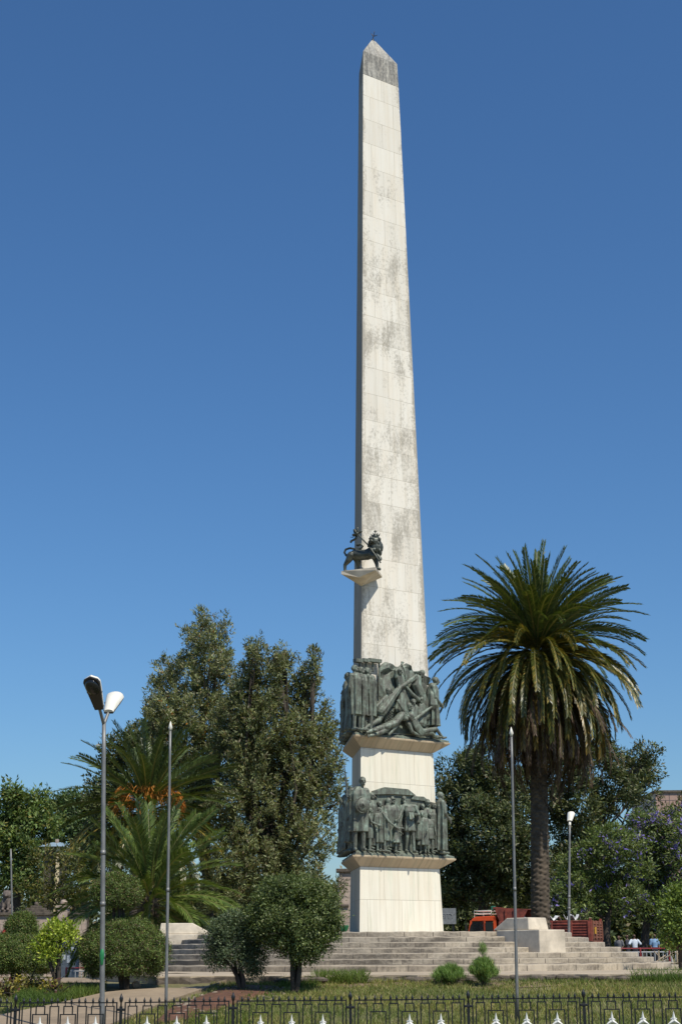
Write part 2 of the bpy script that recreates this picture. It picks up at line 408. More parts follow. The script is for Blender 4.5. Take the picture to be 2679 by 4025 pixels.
for i, (x, y) in enumerate(front):
    q = .03 * math.sin(x * 11) + random.uniform(-.02, .02)
    for dy, z in ((-.02, fz(x, y) - .025 + q * .4), (-.045 + q, fz(x, y) - .11), (-.06 + q, fz(x, y) - .26)): vs.append((x, y + dy, z))
for i in range(len(front) - 1):
    for k in range(2): fs.append((i * 3 + k, i * 3 + 3 + k, i * 3 + 4 + k, i * 3 + 1 + k))
mb.add(vs, fs); tag(mb.build('kerb', m_kerb, fix=False), kind='structure')
# broken kerb stones and earth along that edge
mb = MB()
for i in range(70):
    x = lerp(-2.0, 9.3, (i + random.random()) / 70); y = 30.9 + .12 * math.sin(x * 2.1) + .07 * math.sin(x * 7.3 + 1)
    s = random.uniform(.06, .20)
    mb.ell((x, y - random.uniform(-.05, .12), gz(x, y) + random.uniform(-.02, .09)), (s, s * random.uniform(.3, .6), s * random.uniform(.25, .5)), seg=7, rings=5,
           rot=Matrix.Rotation(random.uniform(-.5, .5), 3, 'Z'))
tag(mb.build('terrace_edge', m_kerb), kind='structure')

# path running down from the terrace towards the fence
rightE = [(940, 3862), (804, 3896), (649, 3948), (505, 4011)]
leftE = [(620, 3862), (413, 3910), (218, 3953), (0, 4005)]
rr = [hit(*p) for p in rightE]; ll = [hit(*p) for p in leftE]
def ext(a, b, y): t = (y - a.y) / (b.y - a.y); return Vector((lerp(a.x, b.x, t), y, 0))
for Y in (24.0, 22.0, 19.5): rr.append(ext(rr[2], rr[3], Y)); ll.append(ext(ll[2], ll[3], Y))
rr.insert(0, Vector((-.9, 33.0, 0))); ll.insert(0, Vector((-4.4, 34.2, 0)))
PATH = [(a.copy(), b.copy()) for a, b in zip(ll, rr)]
mb = MB(); vs = []; fs = []
for a, b in zip(ll, rr):
    for k in range(5):
        p = a.lerp(b, k / 4); z = gz(p.x, p.y) + .05 + .02 * math.sin(p.x * 3) + (.10 * sst(29.0, 31.5, p.y))
        vs.append((p.x, p.y, z))
for i in range(len(ll) - 1):
    for k in range(4): fs.append((i * 5 + k, i * 5 + k + 1, (i + 1) * 5 + k + 1, (i + 1) * 5 + k))
m0 = len(vs)
for i in range(len(ll)):   # kerb faces at both sides
    for k in (0, 4): vs.append((vs[i * 5 + k][0], vs[i * 5 + k][1], vs[i * 5 + k][2] - .25))
for i in range(len(ll) - 1):
    for s_, k in ((0, 0), (1, 4)): fs.append((i * 5 + k, (i + 1) * 5 + k, m0 + (i + 1) * 2 + s_, m0 + i * 2 + s_))
mb.add(vs, fs); tag(mb.build('path', m_pave), kind='structure')
def on_path(x, y):
    for (a0, b0), (a1, b1) in zip(PATH[:-1], PATH[1:]):
        ylo, yhi = min(a0.y, a1.y, b0.y, b1.y), max(a0.y, a1.y, b0.y, b1.y)
        if ylo - .01 <= y <= yhi + .01:
            t = (y - a0.y) / (a1.y - a0.y) if abs(a1.y - a0.y) > 1e-6 else 0
            t = min(1, max(0, t))
            if lerp(a0.x, a1.x, t) - .05 < x < lerp(b0.x, b1.x, t) + .05: return True
    return False
# lower pavement to the left with its kerb
p0, p1 = W(-60, 3872, 31.2), W(405, 3868, 31.2)
mb = MB(); zp = -.497 + EZ
mb.add([(-14, 31.2, zp), (-4.7, 31.4, zp), (-5.6, 38.6, zp), (-12, 38.6, zp), (-30, 38.6, zp), (-30, 31.2, zp)] +
       [(-14, 31.2, zp - .3), (-4.7, 31.4, zp - .3), (-30, 31.2, zp - .3)], [(0, 1, 2, 3, 4, 5), (0, 6, 7, 1), (5, 8, 6, 0)])
tag(mb.build('pavement', m_pave), kind='structure')
# red soil bed right of the path
bed = [hit(*p) for p in [(790, 3920), (880, 3886), (960, 3876), (1080, 3880), (1120, 3896), (1040, 3918), (955, 3945), (850, 3975), (740, 4012), (600, 4030), (675, 3965)]]
mb2 = MB(); ctr = sum(bed, Vector()) / len(bed)
mb2.add([(p.x, p.y, gz(p.x, p.y) + .025) for p in bed] + [(ctr.x, ctr.y, gz(ctr.x, ctr.y) + .10)], [(i, (i + 1) % len(bed), len(bed)) for i in range(len(bed))])
tag(mb2.build('soil_bed', m_soil), kind='structure')
mb = MB(); vs, fs = [], []            # bare earth bank below the broken terrace edge
for i in range(60):
    x = lerp(-1.2, 10, i / 59); q = .25 * math.sin(x * 1.7) * math.sin(x * .6) + random.uniform(-.06, .06)
    for y, dz in ((31.0, .0), (30.7, .02 + random.uniform(-.015, .025)), (30.15 + q, .012)): vs.append((x, y, gz(x, y) + dz))
for i in range(59):
    for k in range(2): fs.append((i * 3 + k, i * 3 + k + 1, (i + 1) * 3 + k + 1, (i + 1) * 3 + k))
mb.add(vs, fs); tag(mb.build('earth_bank', plain('bare_earth', (.17, .12, .075), .95, 0, .45, 7, .8)), kind='structure')
# far street
mb = MB()
vs = []; fs = []
xsr = np.linspace(-120, 120, 41)
for x in xsr:
    for y in (78, 104): vs.append((x, y, gz(x, y) + .02))
for i in range(40): fs.append((2 * i, 2 * i + 2, 2 * i + 3, 2 * i + 1))
mb.add(vs, fs); tag(mb.build('road', m_road), kind='structure')
# ------------------------------------------------------------------ stone steps round the monument
RIS, TREAD = .1215, .41
ZTOP = .51 + EZ
def arc_steps():
    mb = MB(); NS = 120; prof = []
    for k in range(7):
        r = 4.9 + TREAD * k; zt = ZTOP - RIS * k
        prof += [(r, zt), (r, zt - RIS)]
    prof = [(0.0, ZTOP)] + prof; prof[-1] = (prof[-1][0], prof[-1][1] - .1)
    vs = []; fs = []; uv = []
    jit = {}
    for (r, z) in prof:
        for a in range(NS):
            t = 2 * math.pi * a / NS
            rr_ = r + (.012 * math.sin(a * 5.3 + r * 9) if r > 0 else 0)
            vs.append((AX.x + rr_ * math.sin(t), AX.y - rr_ * math.cos(t), z + (.008 * math.sin(a * 3.1 + r * 5) if r else 0)))
    for i in range(len(prof) - 1):
        for a in range(NS):
            a2 = (a + 1) % NS
            fs.append((i * NS + a, i * NS + a2, (i + 1) * NS + a2, (i + 1) * NS + a))
            u0, u1 = [(a + q) / NS * 2 * math.pi * max(4.9, prof[i + 1][0]) for q in (0, 1)]
            if i % 2 == 1:      # riser
                k = (i - 1) // 2; vt, vb = -k * .121 + .1205, -k * .121 + .0005
                u0 += k * .23; u1 += k * .23
            else: vt, vb = prof[i][0] * 3.3 + 7.03, prof[i][0] * 3.3 + 7.09
            uv.append([(u0, vt), (u1, vt), (u1, vb), (u0, vb)])
    mb.add(vs, fs, uv); return mb
st = thing('stone_steps', 'broad round flight of weathered grey stone steps around the foot of the obelisk', 'steps', (AX.x, AX.y, TZ))
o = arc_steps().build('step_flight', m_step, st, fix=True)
bv = o.modifiers.new('b', 'BEVEL'); bv.width = .012; bv.segments = 2; bv.limit_method = 'ANGLE'; bv.angle_limit = R_(50)

def pedestal(az, label, r0, r1, wd, rcap0, rcap1, wcap):
    d = Vector((math.sin(az), -math.cos(az), 0)); sd = Vector((math.cos(az), math.sin(az), 0))
    def P(r, s, z): return AX + d * r + sd * s + Vector((0, 0, z))
    t = thing('stone_pedestal', label, 'pedestal', AX + d * r1 + Vector((0, 0, ZTOP - RIS * 5)), 'pedestals set into the round steps')
    z1 = ZTOP + .02
    mb = MB(); poly = [P(r0, -wd / 2, z1), P(r1, -wd / 2, z1), P(r1, wd / 2, z1), P(r0, wd / 2, z1)]
    mb.prism(poly, (0, 0, -.78)); mb.build('base_block', m_ped, t, bevel=.02)
    h = .28; mb = MB()
    a, b, c, e = rcap0, rcap0 + (rcap1 - rcap0) * .38, rcap1 - .05, rcap1
    vs = []
    for s, q in ((-1, 0), (1, 1)):
        vs += [P(a, s * wcap / 2, z1 + .003), P(e, s * wcap / 2, z1 + .003), P(c, s * wcap * .45, z1 + h), P(b, s * wcap * .45, z1 + h)]
    mb.add(vs, [(0, 1, 2, 3), (7, 6, 5, 4), (0, 4, 5, 1), (1, 5, 6, 2), (2, 6, 7, 3), (3, 7, 4, 0)])
    mb.build('cap_block', m_ped, t, bevel=.02)
pedestal(R_(35), 'pale stone pedestal with wedge cap on the steps in front of the palm trunk', 5.0, 6.5, .80, 4.75, 6.05, .62)
pedestal(R_(-85), 'white stone pedestal on the left steps beside the large clipped shrub', 4.6, 6.5, .80, 4.5, 5.9, .62)

# ------------------------------------------------------------------ obelisk (three-sided)
AL = R_(-24.965)
dF = Vector((math.sin(AL), -math.cos(AL), 0)); dR = Vector((math.sin(AL + R_(120)), -math.cos(AL + R_(120)), 0)); dL = Vector((math.sin(AL - R_(120)), -math.cos(AL - R_(120)), 0))
eU = (dR - dF).normalized(); nF = Vector((math.sin(AL + R_(60)), -math.cos(AL + R_(60)), 0))
nL = Vector((math.sin(AL - R_(60)), -math.cos(AL - R_(60)), 0)); eL = (dF - dL).normalized()
def tri(r, z): return [AX + d * r + Vector((0, 0, z + EZ)) for d in (dF, dR, dL)]
def tri_loft(levels, name, m, parent, bevel=.012, dv=0.0, close=True):
    mb = MB(); vs = []
    for r, z in levels: vs += tri(r, z)
    fs, uv = [], []
    for i in range(len(levels) - 1):
        for k in range(3):
            k2 = (k + 1) % 3; q = (i * 3 + k, i * 3 + k2, (i + 1) * 3 + k2, (i + 1) * 3 + k); fs.append(q)
            (r0, z0), (r1, z1) = levels[i], levels[i + 1]
            h0, h1 = r0 * .866, r1 * .866; s = k * 7.3
            # slanted runs keep their true length in v
            v0 = z0 + dv; v1 = z0 + dv + math.hypot(z1 - z0, (r1 - r0) * .5)
            uv.append([(s - h0, v0), (s + h0, v0), (s + h1, v1), (s - h1, v1)])
    fs.append((2, 1, 0)); uv.append([(0, 0), (1, 0), (.5, 1)])
    b = (len(levels) - 1) * 3; fs.append((b, b + 1, b + 2)); uv.append([(0, 0), (1, 0), (.5, 1)])
    mb.add(vs, fs, uv); return mb.build(name, m, parent, bevel=bevel)
ob = thing('obelisk_monument', 'tall tapering three-sided white marble obelisk streaked with grey lichen', 'obelisk', AX + Vector((0, 0, ZTOP)))
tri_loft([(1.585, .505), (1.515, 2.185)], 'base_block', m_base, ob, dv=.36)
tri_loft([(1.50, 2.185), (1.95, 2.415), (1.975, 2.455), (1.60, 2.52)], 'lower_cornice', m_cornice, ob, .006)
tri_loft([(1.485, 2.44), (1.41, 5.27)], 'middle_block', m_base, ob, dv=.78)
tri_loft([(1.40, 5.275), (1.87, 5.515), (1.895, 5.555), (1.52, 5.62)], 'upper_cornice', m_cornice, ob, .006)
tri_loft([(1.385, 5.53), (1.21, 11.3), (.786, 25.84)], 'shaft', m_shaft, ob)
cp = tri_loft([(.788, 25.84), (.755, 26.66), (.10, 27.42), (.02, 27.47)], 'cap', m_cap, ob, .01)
mb = MB(); ap = AX + Vector((0, 0, EZ + 27.45))
mb.tube([ap, ap + Vector((0, 0, .05))], [.045, .03], 8); mb.tube([ap + Vector((0, 0, .04)), ap + Vector((.015, 0, .17))], .014, 6)
for dx, dz in ((-.07, .10), (.12, .03), (.04, .17)): mb.tube([ap + Vector((.015, 0, .16)), ap + Vector((.015 + dx, 0, .17 + dz))], [.014, .008], 6)
mb.build('lightning_rod', m_iron, ob, True)

# bracket that carries the lion, wedge below running back to the prow
bA = W(1250 + 785 / 3.484, 2000 + 797 / 3.484, 40.05); ab = (dR - dL).normalized(); bd = (-dF)
BZ = bA.z; wB = 1.02
bB = bA - ab * wB
lowc = AX + dF * (1.21 + .0291 * (11.3 - (BZ - EZ - .30)) + .02); lowc.z = BZ - .34
def lift(p, z): q = p.copy(); q.z = z; return q
back = 1.05; ac = (bd * .55 + (-eL) * .45).normalized() * 1.0
mb = MB()
mid = (bA + bB) / 2 + bd * .05
vs = [lift(bA, BZ), lift(bB, BZ), lift(bB + bd * back, BZ), lift(bA + ac, BZ),
      lift(bA, BZ - .085), lift(bB, BZ - .085), lift(bB + bd * back, BZ - .06), lift(bA + ac, BZ - .05),
      lift(mid, BZ - .22), lowc]
fs = [(0, 1, 2, 3), (0, 4, 8, 5, 1), (1, 5, 6, 2), (3, 7, 4, 0), (4, 7, 9, 8), (5, 8, 9, 6)]
mb.add(vs, fs, [[(0, 0)] * len(f) for f in fs])
mb.build('bracket', m_ped, ob, fix=True)

# ------------------------------------------------------------------ figure sculptor
def fig(mb, M, H, legs=None, arms=None, robe=None, skirt=None, lean=(0, 0), head=(0, 0), hat=None, beard=False, fat=1.0, feet=True, fingers=True):
    """standing figure in local axes: x to its left, y forward, z up; lengths are fractions of H"""
    T = M @ Matrix.Scale(H, 4)
    lx, ly = lean
    sh = Vector((lx, ly, .815))
    legs = legs or [((.055, .012, .285), (.058, 0, .05)), ((-.055, .012, .285), (-.058, 0, .05))]
    for s, (kn, an) in zip((1, -1), legs):
        mb.tube([(s * .048, 0, .50), kn, an], [.056 * fat, .037 * fat, .026], 8, T)
        if feet:
            a = Vector(an); mb.tube([a + Vector((0, -.025, -.022)), a + Vector((s * .006, .05, -.026)), a + Vector((s * .012, .10, -.034))], [.026, .027, .017], 8, T)
    mb.tube([(0, 0, .47), (lx * .3, ly * .3, .60), (lx * .8, ly * .8 + .008, .725), (lx, ly, .80)],
            [(.088 * fat, .062), (.080 * fat, .056), (.102 * fat, .064), (.088 * fat, .05)], 12, T, up=(1, 0, 0))
    mb.tube([sh + Vector((-.105, 0, 0)), sh + Vector((.105, 0, 0))], .040, 8, T)
    hx, hy = head; hc = Vector((lx + hx * .3, ly + .018 + hy * .3, .932))
    mb.tube([sh + Vector((0, 0, -.01)), hc - Vector((0, .012, .045))], [.036, .031], 8, T)
    yaw = hx
    Rh = Matrix.Rotation(-yaw, 3, 'Z') @ Matrix.Rotation(-hy * 1.0, 3, 'X')
    Th = T @ Matrix.Translation(hc) @ Rh.to_4x4()
    mb.ell((0, 0, .008), (.043, .053, .058), Th); mb.ell((0, .018, -.030), (.031, .036, .034), Th)
    mb.tube([(0, .050, .014), (0, .064, -.012)], [.007, .012], 6, Th)            # nose
    mb.tube([(-.026, .046, .020), (.026, .046, .020)], .008, 6, Th)             # brow
    mb.tube([(-.014, .051, -.034), (.014, .051, -.034)], .006, 6, Th)           # mouth
    for s in (1, -1): mb.ell((s * .044, -.004, .0), (.008, .014, .019), Th)     # ears
    if hat == 'hair': mb.ell((0, -.012, .026), (.054, .060, .050), Th)
    elif hat == 'curl': mb.ell((0, -.006, .020), (.049, .057, .050), Th)
    elif hat == 'cap': mb.tube([(0, 0, .042), (0, 0, .062)], [(.058, .064), (.050, .056)], 12, Th); mb.ell((0, .055, .036), (.040, .030, .010), Th)
    elif hat == 'shawl': mb.ell((0, -.016, .006), (.062, .066, .074), Th); mb.tube([(0, -.02, -.05), (0, -.02, -.12)], [(.06, .06), (.085, .065)], 10, Th)
    if beard: mb.ell((0, .032, -.060), (.030, .026, .036), Th)
    arms = arms or [((.145, -.01, .64), (.15, .035, .50)), ((-.145, -.01, .64), (-.15, .035, .50))]
    for s, (el, wr) in zip((1, -1), arms):
        if el is None: continue
        el = Vector(el); wr = Vector(wr)
        mb.tube([sh + Vector((s * .112, 0, -.005)), el, wr], [.037 * fat, .030 * fat, .020], 8, T)
        if fingers:
            d = (wr - el).normalized(); q = d.cross(Vector((s, .3, 0))).normalized() if abs(d.x) < .95 else Vector((0, 1, 0))
            mb.ell(wr + d * .03, (.020, .020, .026), T)
            for j, ln in enumerate((.040, .048, .044, .034)):
                b = wr + d * .045 + q * ((j - 1.5) * .012); mb.tube([b, b + d * ln * .6 + Vector((-s * .004, 0, 0)), b + d * ln + Vector((-s * .014, 0, -.004))], [.0075, .007, .006], 5, T)
            mb.tube([wr + d * .015 + q * .016, wr + d * .045 + q * .034], [.009, .007], 5, T)
    if robe:
        hem, wb = robe; ph = random.random() * 6; nf = random.choice((7, 8, 9)); 
        zs = [hem, hem + .02, lerp(hem, .5, .5), .5, .64, .76, .825, .865]
        rx = [wb, wb, lerp(wb, .115, .5) * 1.0, .118, .125, .132, .108, .05]; ry = [wb * .75, wb * .75, .085, .084, .084, .085, .066, .045]
        mb.tube([(lx * max(0, (z - .5) / .32), ly * max(0, (z - .5) / .32) + (.004 if z > .6 else 0), z) for z in zs], [(a * fat, b * fat) for a, b in zip(rx, ry)], 36, T, caps=False, up=(1, 0, 0),
                fold=lambda t, a: (.24 * (1 - t) + .05) * math.sin(nf * a + ph + 1.3 * t) + .05 * (1 - t) * math.sin(2 * nf * a + ph * 2))
    if skirt:
        hem, wb = skirt
        mb.tube([(0, 0, hem), (0, 0, hem + .03), (0, 0, .5), (0, 0, .60)], [(wb, wb * .8), (wb, wb * .8), (.10 * fat, .08), (.088 * fat, .066)], 36, T, caps=False, up=(1, 0, 0),
                fold=lambda t, a: .09 * (1 - t) * math.sin(10 * a))

def frame(pos, yaw, out=nF, right=eU):
    """local figure axes: forward = out turned by yaw towards right"""
    f = out * math.cos(yaw) + right * math.sin(yaw); z = Vector((0, 0, 1)); x = z.cross(f) * -1
    x = f.cross(z) * -1          # its own left
    return Matrix(((x.x, f.x, 0, pos[0]), (x.y, f.y, 0, pos[1]), (x.z, f.z, 1, pos[2]), (0, 0, 0, 1)))
def onplane(px, py, d, nrm_=nF):
    r = ray(px, py); o_ = Vector((0, 0, EZ)); t = (nrm_.dot(AX) + d - nrm_.dot(o_)) / nrm_.dot(r); return o_ + r * t
def Q2(x, y, d): return onplane(1300 + x / 2.851, 2950 + y / 2.851, d)
def Q1(x, y, d): return onplane(1300 + x / 3.136, 2500 + y / 3.136, d)
def foot(Q, x, d, z):
    p = Q(x, 1130, d); p.z = z; return p

# ------------------------------------------------------------------ lower bronze relief
LZ = 2.50 + EZ
rl = thing('bronze_relief', 'lower green bronze relief of children, robed adults and a man holding a book', 'relief', AX + Vector((0, 0, LZ)), 'bronze reliefs wrapped round the obelisk')
# sloping bronze ground on the ledge, all three sides
def ledge(zl, r_out, r_in, name, parent, h0, h1):
    mb = MB(); vs = tri(r_out, zl - .02) + tri(r_out - .01, zl + h0) + tri(r_in, zl + h1)
    fs = []
    for l in (0, 3):
        for k in range(3): k2 = (k + 1) % 3; fs.append((l + k, l + k2, l + 3 + k2, l + 3 + k))
    mb.add(vs, fs + [(8, 7, 6), (0, 1, 2)][:0]); return mb.build(name, m_bronze, parent, fix=False)
ledge(2.462, 1.93, 1.44, 'bronze_ground', rl, .05, .20)
# backdrop building
mb = MB()
def slab(poly, Q, d0, d1):
    a = [Q(x, y, d1) for x, y in poly]; b = [p - nF * (d1 - d0) for p in a]
    n = len(a); mb.add(a + b, [tuple(range(n)), tuple(range(n, 2 * n))[::-1]] + [(i, n + i, n + (i + 1) % n, (i + 1) % n) for i in range(n)])
slab([(335, 1120), (345, 500), (430, 487), (520, 520), (505, 488), (940, 520), (1100, 572), (1178, 590), (1215, 1165)], Q2, .60, .765)
slab([(465, 492), (482, 450), (605, 410), (865, 434), (955, 505), (900, 500), (700, 487)], Q2, .70, .83)
slab([(905, 545), (925, 510), (1040, 517), (1105, 572)], Q2, .70, .81)
slab([(375, 487), (470, 492), (525, 528), (430, 515)], Q2, .70, .81)
mb.build('backdrop', m_bronze, rl)
zf = LZ + .06
def relief_fig(name, Q, x, d, H, yaw, parent, z=None, fn=None, **kw):
    p = foot(Q, x, d, z if z is not None else zf + max(0, (.93 - d)) * .5)
    mb = MB(); M = frame(p, yaw); fig(mb, M, H, **kw)
    if fn: fn(mb, M @ Matrix.Scale(H, 4))
    return mb.sculpt(name, m_bronze, parent, .0098, 1)
D_ = 1.0
wr = relief_fig('warrior_figure', Q2, 318, .93, 1.90, R_(-25), rl, robe=(.26, .115), head=(.15, .05), hat='curl', arms=[((.14, .00, .66), (.10, .05, .62)), ((-.14, -.02, .66), (-.15, .06, .70))])
mb = MB(); c = Q2(352, 608, 1.17)
for r, y, hh in ((.205, 0, .05), (.10, .035, .04), (.045, .06, .05)):
    ax_ = (nF * .9 - eU * .25).normalized(); c2 = c + ax_ * y
    mb.tube([c2 - ax_ * .03, c2, c2 + ax_ * hh], [r, r * 1.0, r * .62], 24, caps=False)
mb.tube([c + (eU * math.cos(a) + Vector((0, 0, 1)) * math.sin(a)) * .205 for a in np.linspace(0, 2 * math.pi, 25)], .014, 6, caps=False)
mb.build('shield', m_bronze, wr, True)
relief_fig('child_figure', Q2, 438, .93, 1.12, R_(45), rl, skirt=(.30, .10), hat='curl', arms=[((.12, .08, .68), (.05, .20, .62)), ((-.12, .06, .66), (-.03, .20, .60))])
relief_fig('adult_figure', Q2, 455, .80, 1.46, R_(20), rl, robe=(.06, .13), hat='hair')
relief_fig('child_figure', Q2, 540, .95, 1.16, R_(15), rl, robe=(.20, .125), hat='curl', head=(.2, -.2))
relief_fig('adult_figure', Q2, 545, .82, 1.26, R_(10), rl, robe=(.08, .13), hat='hair')
relief_fig('child_figure', Q2, 606, .95, 1.20, R_(40), rl, robe=(.24, .115), hat='curl', head=(.3, -.3), arms=[((.15, .02, .66), (.14, .04, .52)), ((-.11, .12, .64), (-.03, .26, .52))])
relief_fig('adult_figure', Q2, 648, .82, 1.36, R_(20), rl, robe=(.06, .125), hat='shawl')
relief_fig('adult_figure', Q2, 712, .84, 1.38, R_(5), rl, robe=(.08, .125), hat='cap', head=(0, -.2))
relief_fig('child_figure', Q2, 730, .97, .86, R_(40), rl, skirt=(.28, .17), hat='curl', arms=[((.16, .06, .64), (.08, .16, .58)), ((-.12, .06, .72), (-.05, .18, .72))])
mn = relief_fig('man_figure', Q2, 885, .93, 1.50, R_(-12), rl, head=(-.25, -.25), hat='curl', beard=True, legs=[((.06, .02, .28), (.065, .03, .05)), ((-.05, 0, .28), (-.055, -.05, .06))],
           arms=[((.16, .05, .66), (.06, .16, .66)), ((-.19, .03, .66), (-.27, .12, .57))], skirt=(.38, .115),
           fn=lambda mb, T: (mb.tube([(.14, -.03, .80), (.19, -.03, .55), (.20, -.03, .26)], [(.05, .04), (.075, .05), (.07, .035)], 12, T, fold=lambda t, a: .15 * math.sin(5 * a)),
                             mb.tube([(-.14, -.03, .80), (-.20, -.03, .55), (-.19, -.03, .30)], [(.05, .04), (.07, .05), (.05, .03)], 12, T, fold=lambda t, a: .15 * math.sin(5 * a))))
mb = MB(); c = Q2(900, 735, 1.08); mb.box((0, 0, 0), (.15, .045, .20), Matrix.Translation(c) @ Matrix.Rotation(R_(35), 4, 'Z') @ Matrix.Rotation(R_(-15), 4, 'X')); mb.build('book', m_bronze, mn, bevel=.006)
relief_fig('child_figure', Q2, 1030, .95, 1.10, R_(-40), rl, robe=(.20, .13), hat='curl', head=(0, .1), arms=[((.14, .02, .66), (.12, .08, .55)), ((-.15, .05, .68), (-.10, .17, .70))])
relief_fig('adult_figure', Q2, 1030, .82, 1.26, R_(-5), rl, robe=(.06, .125), hat='hair')
relief_fig('child_figure', Q2, 1112, .95, 1.08, R_(-10), rl, skirt=(.36, .11), hat='curl', robe=None, fat=1.1)
relief_fig('adult_figure', Q2, 1085, .81, 1.34, R_(0), rl, robe=(.06, .125), hat='cap')
relief_fig('adult_figure', Q2, 1158, .83, 1.30, R_(20), rl, robe=(.08, .13), hat='curl')
relief_fig('monk_figure', Q2, 1238, .95, 1.67, R_(70), rl, robe=(.06, .115), head=(.3, .05), hat='curl', arms=[((.12, .03, .66), (.06, .12, .60)), ((-.13, .03, .64), (-.06, .12, .55))])
# the shaded left side
def left_fig(name, s, d, H, yaw, parent, z, **kw):
    p = AX + nL * d + eL * s; p.z = z; mb = MB(); M = frame(p, yaw, nL, eL); fig(mb, M, H, **kw); return mb.sculpt(name, m_bronze, parent, .02, 1)
sp = left_fig('spearman_figure', 1.10, .97, 1.62, R_(10), rl, zf, robe=(.15, .13), hat='curl', arms=[((.15, 0, .66), (.15, .06, .56)), ((-.15, .05, .70), (-.13, .14, .86))])
for s, H in ((.60, 1.72), (.05, 1.6), (-.55, 1.65), (-1.1, 1.6)): left_fig('robed_figure', s, .95, H, R_(15), rl, zf, robe=(.06, .14), hat='curl')
mb = MB(); mb.tube([onplane(1300 + 183 / 2.851, 2950 + 520 / 2.851, 1.16, nL), onplane(1300 + 170 / 2.851, 2950 + 350 / 2.851, 1.14, nL), onplane(1300 + 149 / 2.851, 2950 + 165 / 2.851, 1.12, nL)], [.022, .03, .008], 6)
mb.build('spear', m_bronze_dark, sp, True)
for k in range(7):   # far side, seen only when walking round
    pass

# ------------------------------------------------------------------ upper bronze relief
UZ = 5.60 + EZ
ru = thing('bronze_relief', 'upper green bronze relief of a struggle with fallen bodies and three men under gallows', 'relief', AX + Vector((0, 0, UZ)), 'bronze reliefs wrapped round the obelisk')
ledge(5.565, 1.855, 1.34, 'bronze_ground', ru, .05, .16)
def Q(x, y, d): return Q1(x, y, d)
mb = MB()
slab([(560, 1170), (585, 560), (607, 380), (640, 345), (672, 320), (722, 338), (800, 375), (862, 372), (905, 352), (935, 334), (985, 372), (1030, 432), (1092, 430), (1150, 480), (1213, 520), (1230, 900), (1260, 1230), (900, 1200)], Q1, .58, .735)
me = mb.mesh()
bm = bmesh.new(); bm.from_mesh(me); bmesh.ops.triangulate(bm, faces=bm.faces); bmesh.ops.subdivide_edges(bm, edges=[e for e in bm.edges if e.calc_length() > .15], cuts=3, use_grid_fill=True); 
bmesh.ops.triangulate(bm, faces=bm.faces)
for v in bm.verts:
    q = v.co; v.co += nF * (.045 * math.sin(q.z * 9 + q.x * 6) + .035 * math.sin(q.z * 17 - q.x * 13 + 1)) * (1 if nF.dot(q - AX) > .66 else 0)
bm.to_mesh(me); bm.free(); mesh_obj('rock_backdrop', me, m_bronze, ru)
# gallows beams
mb = MB()
for (x0, y0, x1, y1, d) in ((293, 282, 375, 326, .80), (382, 280, 460, 324, .80), (455, 271, 606, 339, .80)):
    a, b = Q1(x0, y0, d), Q1(x1, y1, d); zt, zb = max(a.z, b.z), min(a.z, b.z)
    c = (a + b) / 2; mb.box((c.x, c.y, c.z), ((b - a).xy.length, .16, .09), rz=math.atan2(eU.y, eU.x))
for x in (350, 430, 515, 592):
    a = Q1(x, 330, .77); mb.tube([a, a - Vector((0, 0, .22 if x < 580 else .9))], .03, 6)
mb.build('gallows', m_bronze, ru)
zu = UZ + .05
for x, yw in ((312, -20), (400, 0), (492, 15)):
    relief_fig('robed_figure', Q1, x + 8, .93, 1.76 + (.03 if x < 350 else 0), R_(30 + yw), ru, zu, robe=(.24, .10), head=(.1, -.25), hat='curl', fat=.9, arms=[((.13, -.02, .64), (.08, -.06, .52)), ((-.13, -.02, .64), (-.08, -.06, .52))])
relief_fig('cape_figure', Q1, 1268, .86, 1.72, R_(55), ru, zu, robe=(.20, .12), hat='curl', head=(.2, .1), arms=[((.12, .05, .64), (.05, .11, .56)), ((-.13, .03, .64), (-.06, .11, .55))],
           fn=lambda mb, T: mb.tube([(0, -.02, .84), (0, -.02, .70), (0, -.02, .52)], [(.08, .06), (.155, .10), (.17, .11)], 20, T, fold=lambda t, a: .06 * math.sin(7 * a)))
def limb(mb, pts, rad, Q=Q1, seg=10, **k): mb.tube([Q(*p) for p in pts], rad, seg, **k)
def headat(mb, x, y, d, yaw=0, tilt=0, s=1.72, hat='curl'):
    c = Q1(x, y, d); T = frame(c, yaw) @ Matrix.Rotation(-tilt, 4, 'X') @ Matrix.Scale(s, 4)
    mb.ell((0, 0, .008), (.043, .053, .058), T); mb.ell((0, .018, -.030), (.031, .036, .034), T); mb.tube([(0, .050, .014), (0, .064, -.012)], [.007, .012], 6, T)
    mb.tube([(-.026, .046, .020), (.026, .046, .020)], .008, 6, T); mb.ell((0, -.008, .022), (.050, .058, .048), T)
def hand(mb, x, y, d, dx, dy, n=5, L=.09):
    c = Q1(x, y, d); mb.ell(c, (.035, .03, .04)); 
    for j in range(n):
        a = math.atan2(dy, dx) + (j - (n - 1) / 2) * .28
        e = Q1(x + math.cos(a) * L * 435, y + math.sin(a) * L * 435, d + .01); mb.tube([c, c.lerp(e, .6), e], [.014, .013, .010], 5)
FO = lambda k, ph: (lambda t, a: .16 * math.sin(k * a + ph) * (.3 + .7 * abs(2 * t - 1)))
